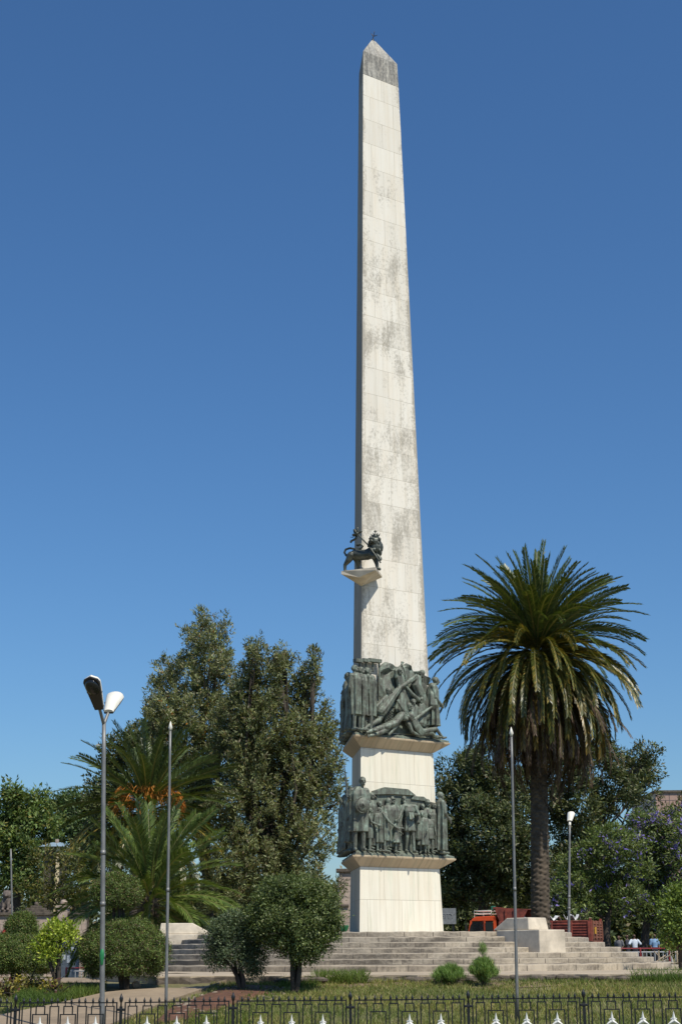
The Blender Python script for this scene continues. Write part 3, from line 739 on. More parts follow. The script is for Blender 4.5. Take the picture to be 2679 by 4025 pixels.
# stick fighter with raised arm
mb = MB(); headat(mb, 842, 435, .90, R_(15), .2)
limb(mb, [(850, 500, .84), (865, 590, .85), (875, 690, .85)], [(.17, .10), (.16, .11), (.15, .11)], fold=FO(7, 1), up=eU)
limb(mb, [(875, 690, .85), (880, 800, .86), (870, 920, .86)], [(.15, .11), (.18, .12), (.22, .12)], fold=FO(8, 2), up=eU, seg=24)
limb(mb, [(800, 505, .86), (795, 430, .90), (868, 362, .92)], [.055, .05, .032]); hand(mb, 872, 352, .93, .3, -1)
limb(mb, [(905, 510, .86), (930, 610, .92), (880, 640, .98)], [.055, .045, .032])
limb(mb, [(872, 352, .95), (905, 430, .95), (925, 555, .94)], [.02, .02, .02])
mb.sculpt('fighter_figure', m_bronze, ru, .0098, 1)
# lunging man
mb = MB(); headat(mb, 712, 690, .95, R_(70), .5)
limb(mb, [(835, 650, .96), (760, 740, .95), (690, 840, .94), (610, 940, .93)], [(.09, .07), (.13, .10), (.16, .12), (.19, .13)], fold=FO(6, 0), seg=24, up=nF)
limb(mb, [(640, 930, .93), (590, 1040, .97), (440, 1120, .98)], [.10, .075, .05]); limb(mb, [(440, 1120, .98), (405, 1165, 1.0)], [.05, .04])
limb(mb, [(560, 870, .90), (640, 790, .90), (735, 690, .92)], [.05, .06, .05]); limb(mb, [(830, 650, .98), (940, 575, 1.0), (1030, 500, .98)], [.06, .055, .05])
hand(mb, 1030, 500, .98, 1, -.6)
mb.sculpt('lunging_figure', m_bronze, ru, .0098, 1)
# man straining from the right
mb = MB(); headat(mb, 1122, 470, .90, R_(-50), .4)
limb(mb, [(1065, 520, .90), (1050, 600, .90), (1100, 720, .88)], [(.12, .10), (.15, .11), (.14, .11)], fold=FO(6, 2), up=eU, seg=20)
limb(mb, [(1100, 720, .87), (1140, 850, .84), (1160, 1000, .82)], [(.16, .11), (.19, .12), (.21, .12)], fold=FO(8, 1), up=eU, seg=24)
limb(mb, [(1040, 520, .95), (960, 570, 1.0), (880, 610, .99)], [.06, .05, .035]); hand(mb, 870, 612, .99, -1, .2)
limb(mb, [(925, 620, .98), (1000, 715, 1.0), (1080, 785, .98)], [.035, .05, .06])
mb.sculpt('straining_figure', m_bronze, ru, .0098, 1)
# crowd of heads behind
mb = MB(); headat(mb, 1010, 820, .93, R_(-10), .3); headat(mb, 1112, 790, .90, R_(-60), .2); headat(mb, 955, 870, .93, R_(30), .3)
limb(mb, [(1020, 880, .90), (1000, 990, .90), (985, 1080, .88)], [(.16, .10), (.18, .12), (.2, .12)], fold=FO(7, 0), up=eU, seg=20)
limb(mb, [(1115, 850, .86), (1110, 950, .86), (1100, 1080, .86)], [(.14, .10), (.16, .11), (.2, .12)], fold=FO(7, 3), up=eU, seg=20)
mb.sculpt('crouching_figures', m_bronze, ru, .0098, 1)
# fallen man
mb = MB(); headat(mb, 905, 1010, .99, R_(40), -.5)
limb(mb, [(870, 970, .98), (780, 1075, .99), (660, 1120, 1.0)], [(.12, .10), (.15, .11), (.14, .10)], fold=FO(5, 0), up=nF)
limb(mb, [(660, 1120, 1.0), (560, 1150, 1.03), (440, 1190, 1.02)], [.09, .07, .045]); limb(mb, [(690, 1140, 1.0), (610, 1190, 1.04), (510, 1225, 1.03)], [.09, .065, .045])
hand(mb, 490, 1225, 1.03, -1, .3); limb(mb, [(860, 1010, .98), (790, 1130, 1.02), (715, 1215, 1.02)], [.06, .05, .035])
limb(mb, [(965, 1010, 1.0), (895, 920, 1.04), (845, 840, 1.05)], [.055, .045, .03]); hand(mb, 838, 825, 1.05, -.2, -1, 5, .10)
mb.sculpt('fallen_figure', m_bronze, ru, .0098, 1)
# seated man with rifle
mb = MB(); headat(mb, 985, 1000, .99, R_(50), .3)
limb(mb, [(1020, 1040, .97), (1045, 1110, .98), (1110, 1190, .98)], [(.12, .10), (.13, .11), (.13, .11)], fold=FO(5, 1), up=eU)
limb(mb, [(1045, 1020, 1.0), (1130, 955, 1.03), (1235, 875, 1.02)], [.055, .045, .03]); hand(mb, 1240, 872, 1.02, 1, -.6)
limb(mb, [(1120, 1180, 1.0), (1295, 1145, 1.03), (1375, 1255, 1.03)], [.085, .06, .04]); limb(mb, [(1375, 1258, 1.03), (1415, 1250, 1.06)], [.035, .03])
limb(mb, [(1110, 1200, .98), (1240, 1195, 1.0), (1305, 1250, 1.0)], [.08, .06, .04]); limb(mb, [(960, 1090, .98), (1000, 1180, 1.0), (1080, 1225, 1.0)], [.06, .05, .035])
limb(mb, [(1100, 950, 1.0), (1270, 845, 1.0)], [.02, .014], seg=6)
mb.sculpt('seated_figure', m_bronze, ru, .0098, 1)
# wicker crates
for x0, y0, x1, y1, d in ((655, 915, 760, 1060, .82), (1090, 985, 1190, 1140, .82)):
    mb = MB()
    for j in range(9):
        for i in range(5):
            xa = lerp(x0, x1, (i + .5) / 5); ya = lerp(y0, y1, (j + .5) / 9)
            mb.ell(Q1(xa, ya, d + (.02 if (i + j) % 2 else .045)), (.035, .025, .018), seg=7, rings=5)
    slab([(x0, y1), (x0, y0), (x1, y0), (x1, y1)], Q1, .70, d); mb.build('wicker_crate', m_bronze, ru)
mb = MB()
for y in (720, 780, 830, 890): slab([(700, y + 50), (700, y), (905, y - 6), (905, y + 44)], Q1, .70, .79 + .012 * ((y // 10) % 2))
mb.build('plank_stack', m_bronze, ru)
for s, H, yw in ((1.02, 1.55, 10), (.55, 1.75, -30), (.05, 1.6, 10), (-.5, 1.65, 20), (-1.05, 1.55, 0)): left_fig('robed_figure', s, .90 + .04 * (s > .4), H, R_(yw), ru, zu, robe=(.06, .15), hat='curl')

# ------------------------------------------------------------------ lion on the bracket
ln = thing('lion_statue', 'small dark bronze crowned lion holding a ribboned staff on the obelisk bracket', 'statue', (bA + bB) / 2)
def LP(x, y, off=0.0):
    s = (x - 345) / 440.0 * wB; base = 840 - 45 * (x - 345) / 440.0
    p = bB + ab * s + bd * (.30 + off); p.z = BZ + (base - y) / 475.0; return p
mb = MB()
mb.tube([LP(405, 600), LP(450, 590), LP(540, 600), LP(630, 595), LP(700, 585)], [.085, .135, .145, .150, .12], 14)
mb.tube([LP(640, 580), LP(700, 540), LP(735, 470)], [.14, .135, .12], 12)               # chest and neck
mb.ell(LP(738, 440, -.08), (.17, .15, .17)); mb.ell(LP(752, 505, -.04), (.185, .16, .22)); mb.ell(LP(775, 575, -.04), (.10, .09, .13)); mb.ell(LP(700, 445, .04), (.12, .12, .16))
for k in range(46):                                                                       # mane locks
    a = random.uniform(0, 2 * math.pi); r_ = random.uniform(48, 84); mb.ell(LP(748 + math.cos(a) * r_, 485 + math.sin(a) * r_ * 1.35, random.uniform(-.19, .06)), (.036, .04, .058), seg=7, rings=5)
mb.ell(LP(728, 448, -.25), (.062, .07, .055)); mb.ell(LP(728, 425, -.20), (.095, .07, .085)); mb.ell(LP(726, 440, -.31), (.03, .03, .022)); mb.tube([LP(700, 412, -.265), LP(756, 412, -.265)], .02, 6)
for dx in (-38, 40): mb.ell(LP(732 + dx, 395, -.10), (.03, .02, .035))
mb.tube([LP(430, 610, -.07), LP(395, 680, -.09), LP(352, 740, -.09), LP(352, 815, -.09), LP(395, 826, -.10)], [.12, .085, .05, .042, .04], 10)
mb.tube([LP(460, 620, .09), LP(490, 690, .10), LP(482, 750, .10), LP(510, 800, .10), LP(540, 806, .10)], [.11, .085, .05, .042, .04], 10)
mb.tube([LP(690, 590, .08), LP(715, 660, .09), LP(728, 720, .09), LP(735, 775, .09), LP(765, 782, .07)], [.11, .075, .052, .045, .045], 10)
mb.tube([LP(690, 590, -.09), LP(735, 628, -.14), LP(790, 635, -.17), LP(822, 672, -.18)], [.10, .075, .06, .052], 10)
mb.tube([LP(410, 595), LP(350, 598), LP(328, 560), LP(345, 518), LP(400, 502), LP(490, 520), LP(548, 510), LP(570, 480), LP(545, 455), LP(500, 462)], [.045, .035, .032, .032, .032, .030, .028, .026, .03, .045], 10)
for k in range(4): mb.tube([LP(812 + 4 * k, 672, -.14 - .025 * k), LP(826 + 3 * k, 690, -.15 - .025 * k), LP(815 + 3 * k, 702, -.16 - .025 * k)], [.022, .02, .015], 6)
body = mb.sculpt('lion_body', m_bronze_dark, ln, .0095, 1)
mb = MB(); c = LP(742, 375, -.06)
mb.tube([c - Vector((0, 0, .03)), c + Vector((0, 0, .05))], [.085, .10], 14, caps=False)
for a in np.linspace(0, 2 * math.pi, 7)[:-1]:
    q = c + Vector((math.cos(a) * .095, math.sin(a) * .095, .05)); mb.tube([q, q + Vector((math.cos(a) * .015, math.sin(a) * .015, .05))], [.022, .01], 6)
mb.ell(c + Vector((0, 0, .05)), (.07, .07, .05)); mb.box(c + Vector((0, 0, .15)), (.025, .025, .12)); mb.box(c + Vector((0, 0, .165)), (.085, .026, .026))
mb.build('crown', m_bronze_dark, ln, True)
mb = MB(); mb.tube([LP(832, 727, -.22), LP(680, 495, -.22), LP(535, 335, -.20)], .022, 8)
t0 = LP(535, 335, -.20)
mb.ell(t0, (.05, .05, .05)); 
for a, L in ((2.2, .14), (1.5, .15), (.4, .13), (3.3, .12)): mb.tube([t0, t0 + ab * math.cos(a) * L + Vector((0, 0, math.sin(a) * L))], [.028, .035], 6)
stf = mb.build('staff', m_bronze_dark, ln, True)
mb = MB()
for pts in ([(525, 350), (490, 365), (470, 378), (445, 376)], [(520, 360), (515, 395), (475, 415), (455, 430), (442, 448)], [(515, 340), (500, 310), (490, 290)]):
    P_ = [LP(x, y, -.16 - .03 * (i % 2)) for i, (x, y) in enumerate(pts)]; mb.tube(P_, [(.03, .008)] * len(P_), 6)
mb.build('ribbon', m_bronze_dark, stf, True)
# ------------------------------------------------------------------ trees and shrubs
def pick(pal, n):
    cols = np.array([c for c, _ in pal]); p = np.array([q for _, q in pal], float); p /= p.sum()
    return cols[rng.choice(len(cols), n, p=p)]
OLIVE = [((0.174, 0.202, 0.084), 4), ((0.125, 0.151, 0.062), 4), ((0.263, 0.274, 0.129), 3), ((0.437, 0.431, 0.280), 1.4), ((0.179, 0.140, 0.073), 0.7), ((0.600, 0.224, 0.034), 0.12)]
DARK = [((0.074, 0.096, 0.034), 4), ((0.102, 0.122, 0.046), 3), ((0.050, 0.070, 0.026), 3), ((0.180, 0.186, 0.084), 1.3), ((0.216, 0.180, 0.108), 0.5)]
MIDG = [((0.126, 0.186, 0.050), 4), ((0.086, 0.138, 0.038), 3), ((0.198, 0.240, 0.072), 2), ((0.300, 0.264, 0.072), 0.5)]
DEEP = [((0.072, 0.120, 0.041), 4), ((0.054, 0.090, 0.031), 3), ((0.120, 0.162, 0.054), 2), ((0.264, 0.240, 0.060), 0.3)]
JAC = [((0.132, 0.178, 0.048), 4), ((0.092, 0.138, 0.039), 3), ((0.196, 0.230, 0.075), 2)]
PURP = [((.28, .22, .60), 2), ((.20, .16, .50), 2)]
def clumps(lobes, dens, lump=.22, inner=.25, tuft=None, stray=.035):
    """points through the crown's volume, most near its uneven skin; tuft=(count, size, stretch) gathers them into leafy tufts"""
    Ps, Ds = [], []
    for c, r in lobes:
        r = np.array(r); n = max(8, int(dens * (r[0] * r[1] + r[1] * r[2] + r[0] * r[2]) * 4.2))
        k_ = tuft[0] if tuft else 1; n = max(4, n // k_)
        d = nrm(rng.normal(size=(n, 3))); d[:, 2] = np.where(d[:, 2] < -.75, -d[:, 2], d[:, 2])
        ph = rng.uniform(0, 6, 6)
        k = 1 + lump * (np.sin(d[:, 0] * 5 + ph[0]) * np.sin(d[:, 2] * 6 + ph[1]) + .7 * np.sin(d[:, 1] * 9 + d[:, 2] * 7 + ph[2]))
        f = np.where(rng.random(n) < inner, rng.uniform(.35, .8, n), rng.uniform(.80, 1.05, n)); f = np.where(rng.random(n) < stray, rng.uniform(1.05, 1.20, n), f)
        P = np.array(c) + d * r * (f * k)[:, None]
        if tuft:
            P = np.repeat(P, k_, 0); d = np.repeat(d, k_, 0); d2 = nrm(rng.normal(size=(len(P), 3)) + np.array([0, 0, .35]))
            sz = np.repeat(rng.uniform(.6, 1.3, n), k_)[:, None] * tuft[1]
            ax = nrm(d * .6 + np.array([0, 0, 1.0])); t = rng.uniform(-.6, 1.0, len(P))[:, None]
            P = P + d2 * sz * (1 - .45 * np.clip(t, 0, 1)) + ax * t * sz * tuft[2]; d = nrm(d2 * 1.0 + d * .55)
        Ps.append(P); Ds.append(d)
    return np.concatenate(Ps), np.concatenate(Ds)
def foliage(P, D, per, spread, L, Wd, pal, up=.4, droop=0.0, tint=.25, jitter=.9, flowers=None, align=1.2):
    n = len(P); N = n * per
    base = np.repeat(P, per, 0) + rng.normal(size=(N, 3)) * spread
    out = np.repeat(D, per, 0)
    dirs = nrm(out + rng.normal(size=(N, 3)) * jitter + np.array([0, 0, up - droop]))
    nn = nrm(rng.normal(size=(N, 3)) * .6 + np.array([0, 0, .5]) * align + out * align)
    cl = np.repeat(1 + tint * rng.normal(size=(n, 1)), per, 0)
    col = np.clip(pick(pal, N) * np.clip(cl, .55, 1.6) * (1 + .18 * rng.normal(size=(N, 1))), .01, .6)
    if flowers:
        frac, fp = flowers; m = np.repeat(rng.random(n) < frac, per); col[m] = pick(fp, m.sum())
    Ls = L * rng.uniform(.6, 1.25, N); Ws = Wd * rng.uniform(.7, 1.3, N)
    return leaf_arrays(base, dirs, nn, Ls, Ws, col, .12)
def cat(arrs):
    V, Fq, Cc, o = [], [], [], 0
    for v, f, c in arrs: V.append(v); Fq.append(f + o); Cc.append(c); o += len(v)
    return np.concatenate(V), np.concatenate(Fq), np.concatenate(Cc)
def limbs(mb, base, fork, lobes, r0, wob=.12, every=1, twig=True):
    base, fork = Vector(base), Vector(fork)
    m = base.lerp(fork, .5) + Vector((random.uniform(-1, 1), random.uniform(-1, 1), 0)) * wob * (fork - base).length * .4
    mb.tube([base - Vector((0, 0, .1)), base + Vector((0, 0, .05)), m, fork], [r0 * 1.35, r0 * 1.1, r0 * .9, r0 * .75], 9)
    for c, r in lobes[::every]:
        c = Vector(c) + Vector((0, .7 * r[1], -.1 * r[2])); s = base.lerp(fork, random.uniform(.65, 1.0)); ln_ = (c - s).length
        k = s.lerp(c, .5) + Vector((random.uniform(-1, 1), random.uniform(-1, 1), random.uniform(-.2, .8))) * ln_ * wob
        mb.tube([s, k, c], [r0 * .34, r0 * .20, r0 * .08], 6)
        if twig:
            for _ in range(4):
                e = c + Vector([random.gauss(0, .55) * q for q in r]); mb.tube([k.lerp(c, random.uniform(.2, .9)), (k + e) / 2 + Vector((0, 0, .1)) * ln_ * .3, e], [r0 * .2, r0 * .13, r0 * .05], 5)
def tree(name, label, cat_, lobes, base, fork, r0, pal, dens, per, spread, L, Wd, group=None, leafm=None, flowers=None, **kw):
    t = thing(name, label, cat_, base, group)
    lk = {k: kw.pop(k) for k in ('lump', 'inner', 'tuft') if k in kw}
    P, D = clumps(lobes, dens, **lk)
    V, Fq, Cc = foliage(P, D, per, spread, L, Wd, pal, flowers=flowers, **kw)
    mesh_obj('crown', fast_mesh(V, Fq, Cc), leafm or m_leaf, t)
    mb = MB(); limbs(mb, base, fork, lobes, r0); mb.build('trunk', m_bark, t, True, fix=False)
    return t
def LB(lst, Y, dep=.9, spreadY=1.0):
    """crown lobes measured on the photograph: centre, half width, half height, set at distance Y"""
    out = []
    for i, (cx, cy, rx, ry) in enumerate(lst):
        k = Y / 6400 * 1.70855; rx_, ry_ = rx * k, ry * k
        y = Y + random.uniform(-1, 1) * spreadY
        out.append((tuple(O(cx, cy, y)), (rx_, max(rx_, .6 * ry_) * dep, ry_)))
    return out
def gbase(ox, Y): p = O(ox, 2150, Y); p.z = gz(p.x, p.y); return p

# tall olive-green tree left of the monument, and its broader neighbour
a = LB([(474, 1442, 20, 32), (455, 1482, 22, 40), (505, 1460, 18, 34), (366, 1560, 14, 34), (350, 1610, 12, 20), (345, 1655, 14, 14), (482, 1500, 44, 62), (445, 1545, 45, 50), (400, 1570, 40, 50), (500, 1600, 60, 80), (430, 1640, 70, 70), (385, 1660, 40, 50), (370, 1735, 45, 55), (440, 1740, 80, 80), (520, 1740, 70, 90), (480, 1850, 90, 90), (430, 1900, 60, 80)], 80, 1.0, 1.6)
tree('evergreen_tree', 'tallest olive green tree with a pale pointed top, left of the obelisk', 'tree', a, gbase(470, 80), O(470, 1900, 80), .28, OLIVE, 24, 9, .07, .21, .058, 'evergreens left of the obelisk', up=.9, jitter=.9, lump=.34, inner=.15, tuft=(12, .25, 2.4))
a = LB([(582, 1502, 12, 22), (602, 1525, 14, 26), (656, 1528, 10, 24), (640, 1545, 12, 24), (708, 1545, 10, 26), (721, 1540, 7, 28), (765, 1690, 12, 30), (770, 1750, 12, 40), (545, 1640, 44, 70), (612, 1625, 42, 64), (605, 1780, 64, 76), (520, 1700, 40, 60), (560, 1720, 50, 60), (583, 1540, 32, 50), (575, 1600, 48, 60), (648, 1560, 30, 48), (655, 1620, 48, 60), (716, 1570, 20, 46), (708, 1640, 42, 60), (600, 1700, 80, 80), (690, 1720, 70, 70), (735, 1750, 35, 60), (650, 1800, 95, 90), (560, 1850, 80, 90), (720, 1850, 60, 60), (600, 1930, 100, 80), (700, 1950, 70, 70), (560, 1990, 90, 60), (640, 2030, 90, 60), (752, 1700, 22, 36), (770, 1840, 22, 34), (520, 2060, 70, 50), (700, 2050, 60, 45)], 76, 1.0, 1.6)
tree('evergreen_tree', 'broad dark olive tree with three blunt tips beside the obelisk', 'tree', a, gbase(630, 76), O(630, 1980, 76), .34, [(c, p) for c, p in OLIVE if c[0] < .3] + [((.14, .115, .065), 1.6)], 24, 9, .07, .21, .058, 'evergreens left of the obelisk', up=.8, jitter=.9, lump=.34, inner=.28, tuft=(12, .26, 2.3))
a = LB([(300, 1740, 58, 46), (265, 1800, 40, 52), (330, 1720, 50, 40), (365, 1700, 40, 50), (240, 1860, 40, 55), (345, 1790, 50, 60)], 98, 1.0)
tree('evergreen_tree', 'dark grey green tree rising just behind the fruiting palm', 'tree', a, gbase(310, 98), O(310, 1900, 98), .3, DARK, 14, 9, .14, .30, .10, 'evergreens left of the obelisk', up=.5, tuft=(12, .5, 1.2))
# far left background trees
a = LB([(25, 1880, 55, 50), (85, 1880, 45, 40), (10, 1950, 50, 60), (70, 1950, 60, 50), (30, 2030, 60, 50), (85, 2020, 45, 50), (20, 1840, 30, 22)], 135, .9, 2)
tree('broadleaf_tree', 'bright green leafy tree at the left edge behind the stone wall', 'tree', a, gbase(40, 135), O(40, 2000, 135), .4, MIDG, 9, 9, .2, .40, .16, 'trees beyond the wall at the left', tuft=(12, .75, .7))
a = LB([(140, 1870, 38, 34), (185, 1868, 45, 38), (220, 1900, 45, 45), (170, 1920, 50, 40), (240, 1960, 50, 50), (200, 1985, 40, 40), (235, 1850, 30, 30)], 150, .9, 2)
tree('broadleaf_tree', 'darker green tree behind the blue roofed house at left', 'tree', a, gbase(190, 150), O(190, 2000, 150), .4, DEEP, 9, 9, .2, .42, .16, 'trees beyond the wall at the left', tuft=(12, .75, .7))
a = LB([(172, 2030, 36, 60), (205, 2070, 40, 50), (150, 2080, 34, 34), (118, 2070, 30, 42), (92, 2020, 26, 52), (90, 2070, 30, 40), (158, 1990, 18, 30)], 118, .9, 1)
tree('broadleaf_tree', 'thin yellowish green tree in front of the blue roofed house', 'tree', a, gbase(170, 118), O(170, 2080, 118), .2, [((.14, .14, .035), 3), ((.08, .10, .03), 3), ((.2, .16, .05), 1)], 3.5, 8, .3, .42, .12, 'trees beyond the wall at the left', tuft=(12, .75, .7))
# dark trees right of the obelisk
a = LB([(1075, 1800, 55, 60), (1040, 1880, 60, 80), (1120, 1830, 60, 70), (1050, 1980, 65, 80), (1140, 1930, 80, 90), (1120, 2030, 90, 60), (1180, 1850, 60, 80), (1190, 1980, 60, 80), (1180, 2060, 70, 45), (1030, 2060, 45, 45)], 112, .9, 2.5)
tree('broadleaf_tree', 'dense dark green tree between the obelisk and the palm trunk', 'tree', a, gbase(1110, 112), O(1110, 2020, 112), .45, DARK, 13, 9, .16, .34, .12, 'dark trees behind the palm', lump=.28, tuft=(12, .6, .7))
a = LB([(1310, 1790, 60, 60), (1370, 1760, 60, 50), (1440, 1775, 60, 42), (1490, 1745, 26, 26), (1495, 1790, 25, 25), (1330, 1870, 70, 70), (1420, 1840, 60, 50), (1460, 1830, 40, 35), (1290, 1930, 60, 70), (1350, 1960, 60, 50), (1290, 2030, 60, 60)], 116, .9, 2.5)
tree('broadleaf_tree', 'open branched dark tree right of the palm trunk with sky gaps', 'tree', a, gbase(1350, 116), O(1345, 2000, 116), .4, DARK, 9, 9, .16, .34, .12, 'dark trees behind the palm', lump=.32, inner=.12, tuft=(12, .55, .7))
# jacarandas
a = LB([(1345, 2010, 55, 45), (1400, 1960, 55, 50), (1450, 1985, 60, 50), (1400, 2050, 60, 40), (1300, 2060, 40, 40), (1330, 2090, 45, 30), (1440, 2080, 50, 30)], 100, .9, 2)
tree('jacaranda_tree', 'jacaranda with sparse violet flowers beside the single street lamp', 'tree', a, gbase(1395, 100), O(1400, 2080, 100), .26, JAC, 13, 9, .14, .28, .09, 'jacarandas at the right', tuft=(10, .5, .5), flowers=(.06, PURP), up=.3)
a = LB([(1480, 1930, 60, 50), (1540, 1940, 55, 60), (1500, 2010, 65, 55), (1560, 2030, 50, 60), (1480, 2080, 50, 35), (1540, 2095, 50, 40), (1575, 1960, 30, 60)], 103, .9, 2)
tree('jacaranda_tree', 'jacaranda covered in violet flowers at the right edge', 'tree', a, gbase(1470, 103), O(1490, 2070, 103), .28, JAC, 13, 9, .14, .28, .09, 'jacarandas at the right', tuft=(10, .5, .5), flowers=(.15, PURP), up=.3)
a = LB([(1560, 1900, 30, 40), (1580, 1860, 25, 26), (1590, 1950, 40, 50)], 125, .9, 1)
tree('broadleaf_tree', 'brownish green tree in front of the pink office block', 'tree', a, gbase(1585, 125), O(1585, 2050, 125), .4, [((.10, .085, .03), 3), ((.07, .08, .028), 3)], 3.4, 9, .32, .45, .13, 'dark trees behind the palm')
# far wood closing the view
lob = []
for x in np.arange(-75, 76, 4.2):
    lob.append(((x + random.uniform(-1, 1), 172 + random.uniform(-6, 6), 3.4 + random.uniform(-.6, 1.2)), (3.6, 3.0, random.uniform(4.0, 5.2))))
P, D = clumps(lob, 3.2); V, Fq, Cc = foliage(P, D, 9, .45, .8, .34, DARK)
tag(mesh_obj('distant_wood', fast_mesh(V, Fq, Cc), m_leaf), 'belt of dark trees closing off the far side of the square', 'wood', kind='stuff')

# ---- palms
def frond(base, az, el, L, bend, lw, npair, pal, twist=0.0, s0=.10, ll=.45, vee=.5, curlx=0.0, sag=0.0, fwd=.9):
    NS = 14; pts = [np.array(base, float)]; a = az
    for i in range(NS):
        s = (i + .5) / NS; e = el - bend * s ** 1.4; a = az + curlx * s * s
        d = np.array([math.cos(e) * math.cos(a), math.cos(e) * math.sin(a), math.sin(e)]); pts.append(pts[-1] + d * L / NS)
    pts = np.array(pts); s = np.linspace(s0, 1, npair); idx = s * NS; i0 = np.minimum(idx.astype(int), NS - 1); t = (idx - i0)[:, None]
    B = pts[i0] * (1 - t) + pts[i0 + 1] * t; T = nrm(pts[i0 + 1] - pts[i0])
    sd = nrm(np.cross(T, np.array([0, 0, 1.0]) + 1e-4)); up = np.cross(sd, T)
    ct, st_ = math.cos(twist), math.sin(twist); sd, up = sd * ct + up * st_, up * ct - sd * st_
    prof = np.clip(np.sin(np.pi * np.clip(s * .75 + .13, 0, 1)) ** .55, .12, 1) * ll
    arr = []
    for sg in (1, -1):
        n = len(s); j = rng.normal(size=(n, 3)) * .10
        D = T * fwd + sd * sg * .85 + up * vee + j; D[:, 2] -= sag * (1 - 0)
        col = np.clip(pick(pal, n) * (1 + .15 * rng.normal(size=(n, 1))), .005, .7)
        arr.append(leaf_arrays(B, D, up + sd * sg * .3 + j, prof * rng.uniform(.85, 1.1, n), np.full(n, lw), col, .10))
    # midrib as a narrow strip
    w_ = np.linspace(.045, .008, NS + 1)[:, None] * (L / 4.2); sdp = np.vstack([sd[:1], sd[np.minimum((np.arange(1, NS + 1) / NS * (npair - 1)).astype(int), npair - 1)]])
    Vr = np.stack([pts - sdp * w_, pts + sdp * w_], 1).reshape(-1, 3); Fr = np.array([(2 * i, 2 * i + 1, 2 * i + 3, 2 * i + 2) for i in range(NS)])
    arr.append((Vr, Fr, np.tile(np.array([[.16, .15, .05]]) * (1 if pal is not BROWN else .7), (len(Vr), 1))))
    return arr
FRESH = [((.075, .11, .024), 4), ((.055, .085, .020), 3), ((.13, .15, .035), 2)]
MATURE = [((.10, .115, .026), 4), ((.19, .155, .03), 2.4), ((.07, .085, .02), 3), ((.30, .21, .045), 1)]
OLD = [((.24, .16, .035), 3), ((.17, .12, .03), 3), ((.10, .09, .022), 2), ((.32, .21, .06), 1)]
BROWN = [((.10, .066, .045), 3), ((.065, .043, .031), 3), ((.16, .115, .085), 1.2)]
def palm_crown(ctr, n, L, e0, e1, npair, ll, seed, lw=.045, pal=None, lift=0):
    arr = []
    for i in range(n):
        t = (i + .5) / n; az = i * 2.39996 + seed; el = lerp(e0, e1, t ** (.80 if lift else .85)) + random.gauss(0, .07)
        p = pal(t) if pal else (FRESH if t < .40 else MATURE if t < .86 else OLD)
        b = np.array(ctr) + np.array([math.cos(az), math.sin(az), 0]) * (.12 + .30 * t) + np.array([0, 0, .45 - 1.0 * t])
        if lift: Lk = L * lerp(1.0, 1.16, min(1, t * 2.2)); bd = .28 + 1.0 * max(0, math.cos(el)) ** 1.2 + random.gauss(0, .09)
        else: Lk = L * (.92 if t < .1 else 1); bd = lerp(.30, 1.05, min(1, t * 1.6)) + random.gauss(0, .08)
        arr += frond(b, az, el, Lk * random.uniform(.88, 1.06), bd, lw, npair, p, random.gauss(0, .5), .10, ll, lerp(.6, .3, t), random.gauss(0, .16), .10 + .22 * t, 1.25 if lift else 1.0)
    return arr
def trunk_mesh(base, top, r0, r1, rings, seg=40):
    base, top = Vector(base), Vector(top); vs, fs = [], []; H = (top - base).length
    for i in range(rings + 1):
        t = i / rings; c = base.lerp(top, t); z = t * H; r = lerp(r0, r1, t) + (.10 * math.exp(-z * 3))
        for k in range(seg):
            a = 2 * math.pi * k / seg; q = k / seg * 14; row = z / .20; cell = (row + .5 * (int(math.floor(q)) % 2)) % 1.0; across = abs((q % 1) - .5) * 2
            bmp_ = .075 * cell ** 1.4 * (1 - across ** 3) + .018 * math.sin(k * 12.9 + i * 7.7)
            vs.append(c + Vector((math.cos(a), math.sin(a), 0)) * (r + bmp_ - .03))
    for i in range(rings):
        for k in range(seg): k2 = (k + 1) % seg; fs.append((i * seg + k, i * seg + k2, (i + 1) * seg + k2, (i + 1) * seg + k))
    mb = MB(); mb.add(vs, fs); return mb
YP = 70.0
pb = O(1240, 2150, YP); pb.z = gz(pb.x, pb.y); pc = O(1236, 1497, YP)
pt = thing('palm_tree', 'tall date palm with a huge rounded crown and brown skirt right of the obelisk', 'palm', pb)
V, Fq, Cc = cat(palm_crown(pc, 250, 4.5, R_(87), R_(-48), 104, .43, .4, .058, lift=1)); mesh_obj('crown', fast_mesh(V, Fq, Cc), m_palm, pt)
arr = []
for i in range(190):
    az = i * 2.39996; L = random.uniform(4.2, 6.3); b = np.array(pc) + np.array([math.cos(az) * .45, math.sin(az) * .45, -.85 - .008 * i])
    arr += frond(b, az, R_(random.uniform(-68, -14)), L * .84, R_(random.uniform(45, 85)), .044, 54, BROWN, random.gauss(0, .8), .15, .34, .1, random.gauss(0, .3), .5, 1.1)
V, Fq, Cc = cat(arr); mesh_obj('dead_fronds', fast_mesh(V, Fq, Cc), m_dry, pt)
trunk_mesh(pb, pc - Vector((0, 0, .4)), .43, .36, 260).build('trunk', m_palmbark, pt, True, fix=False)
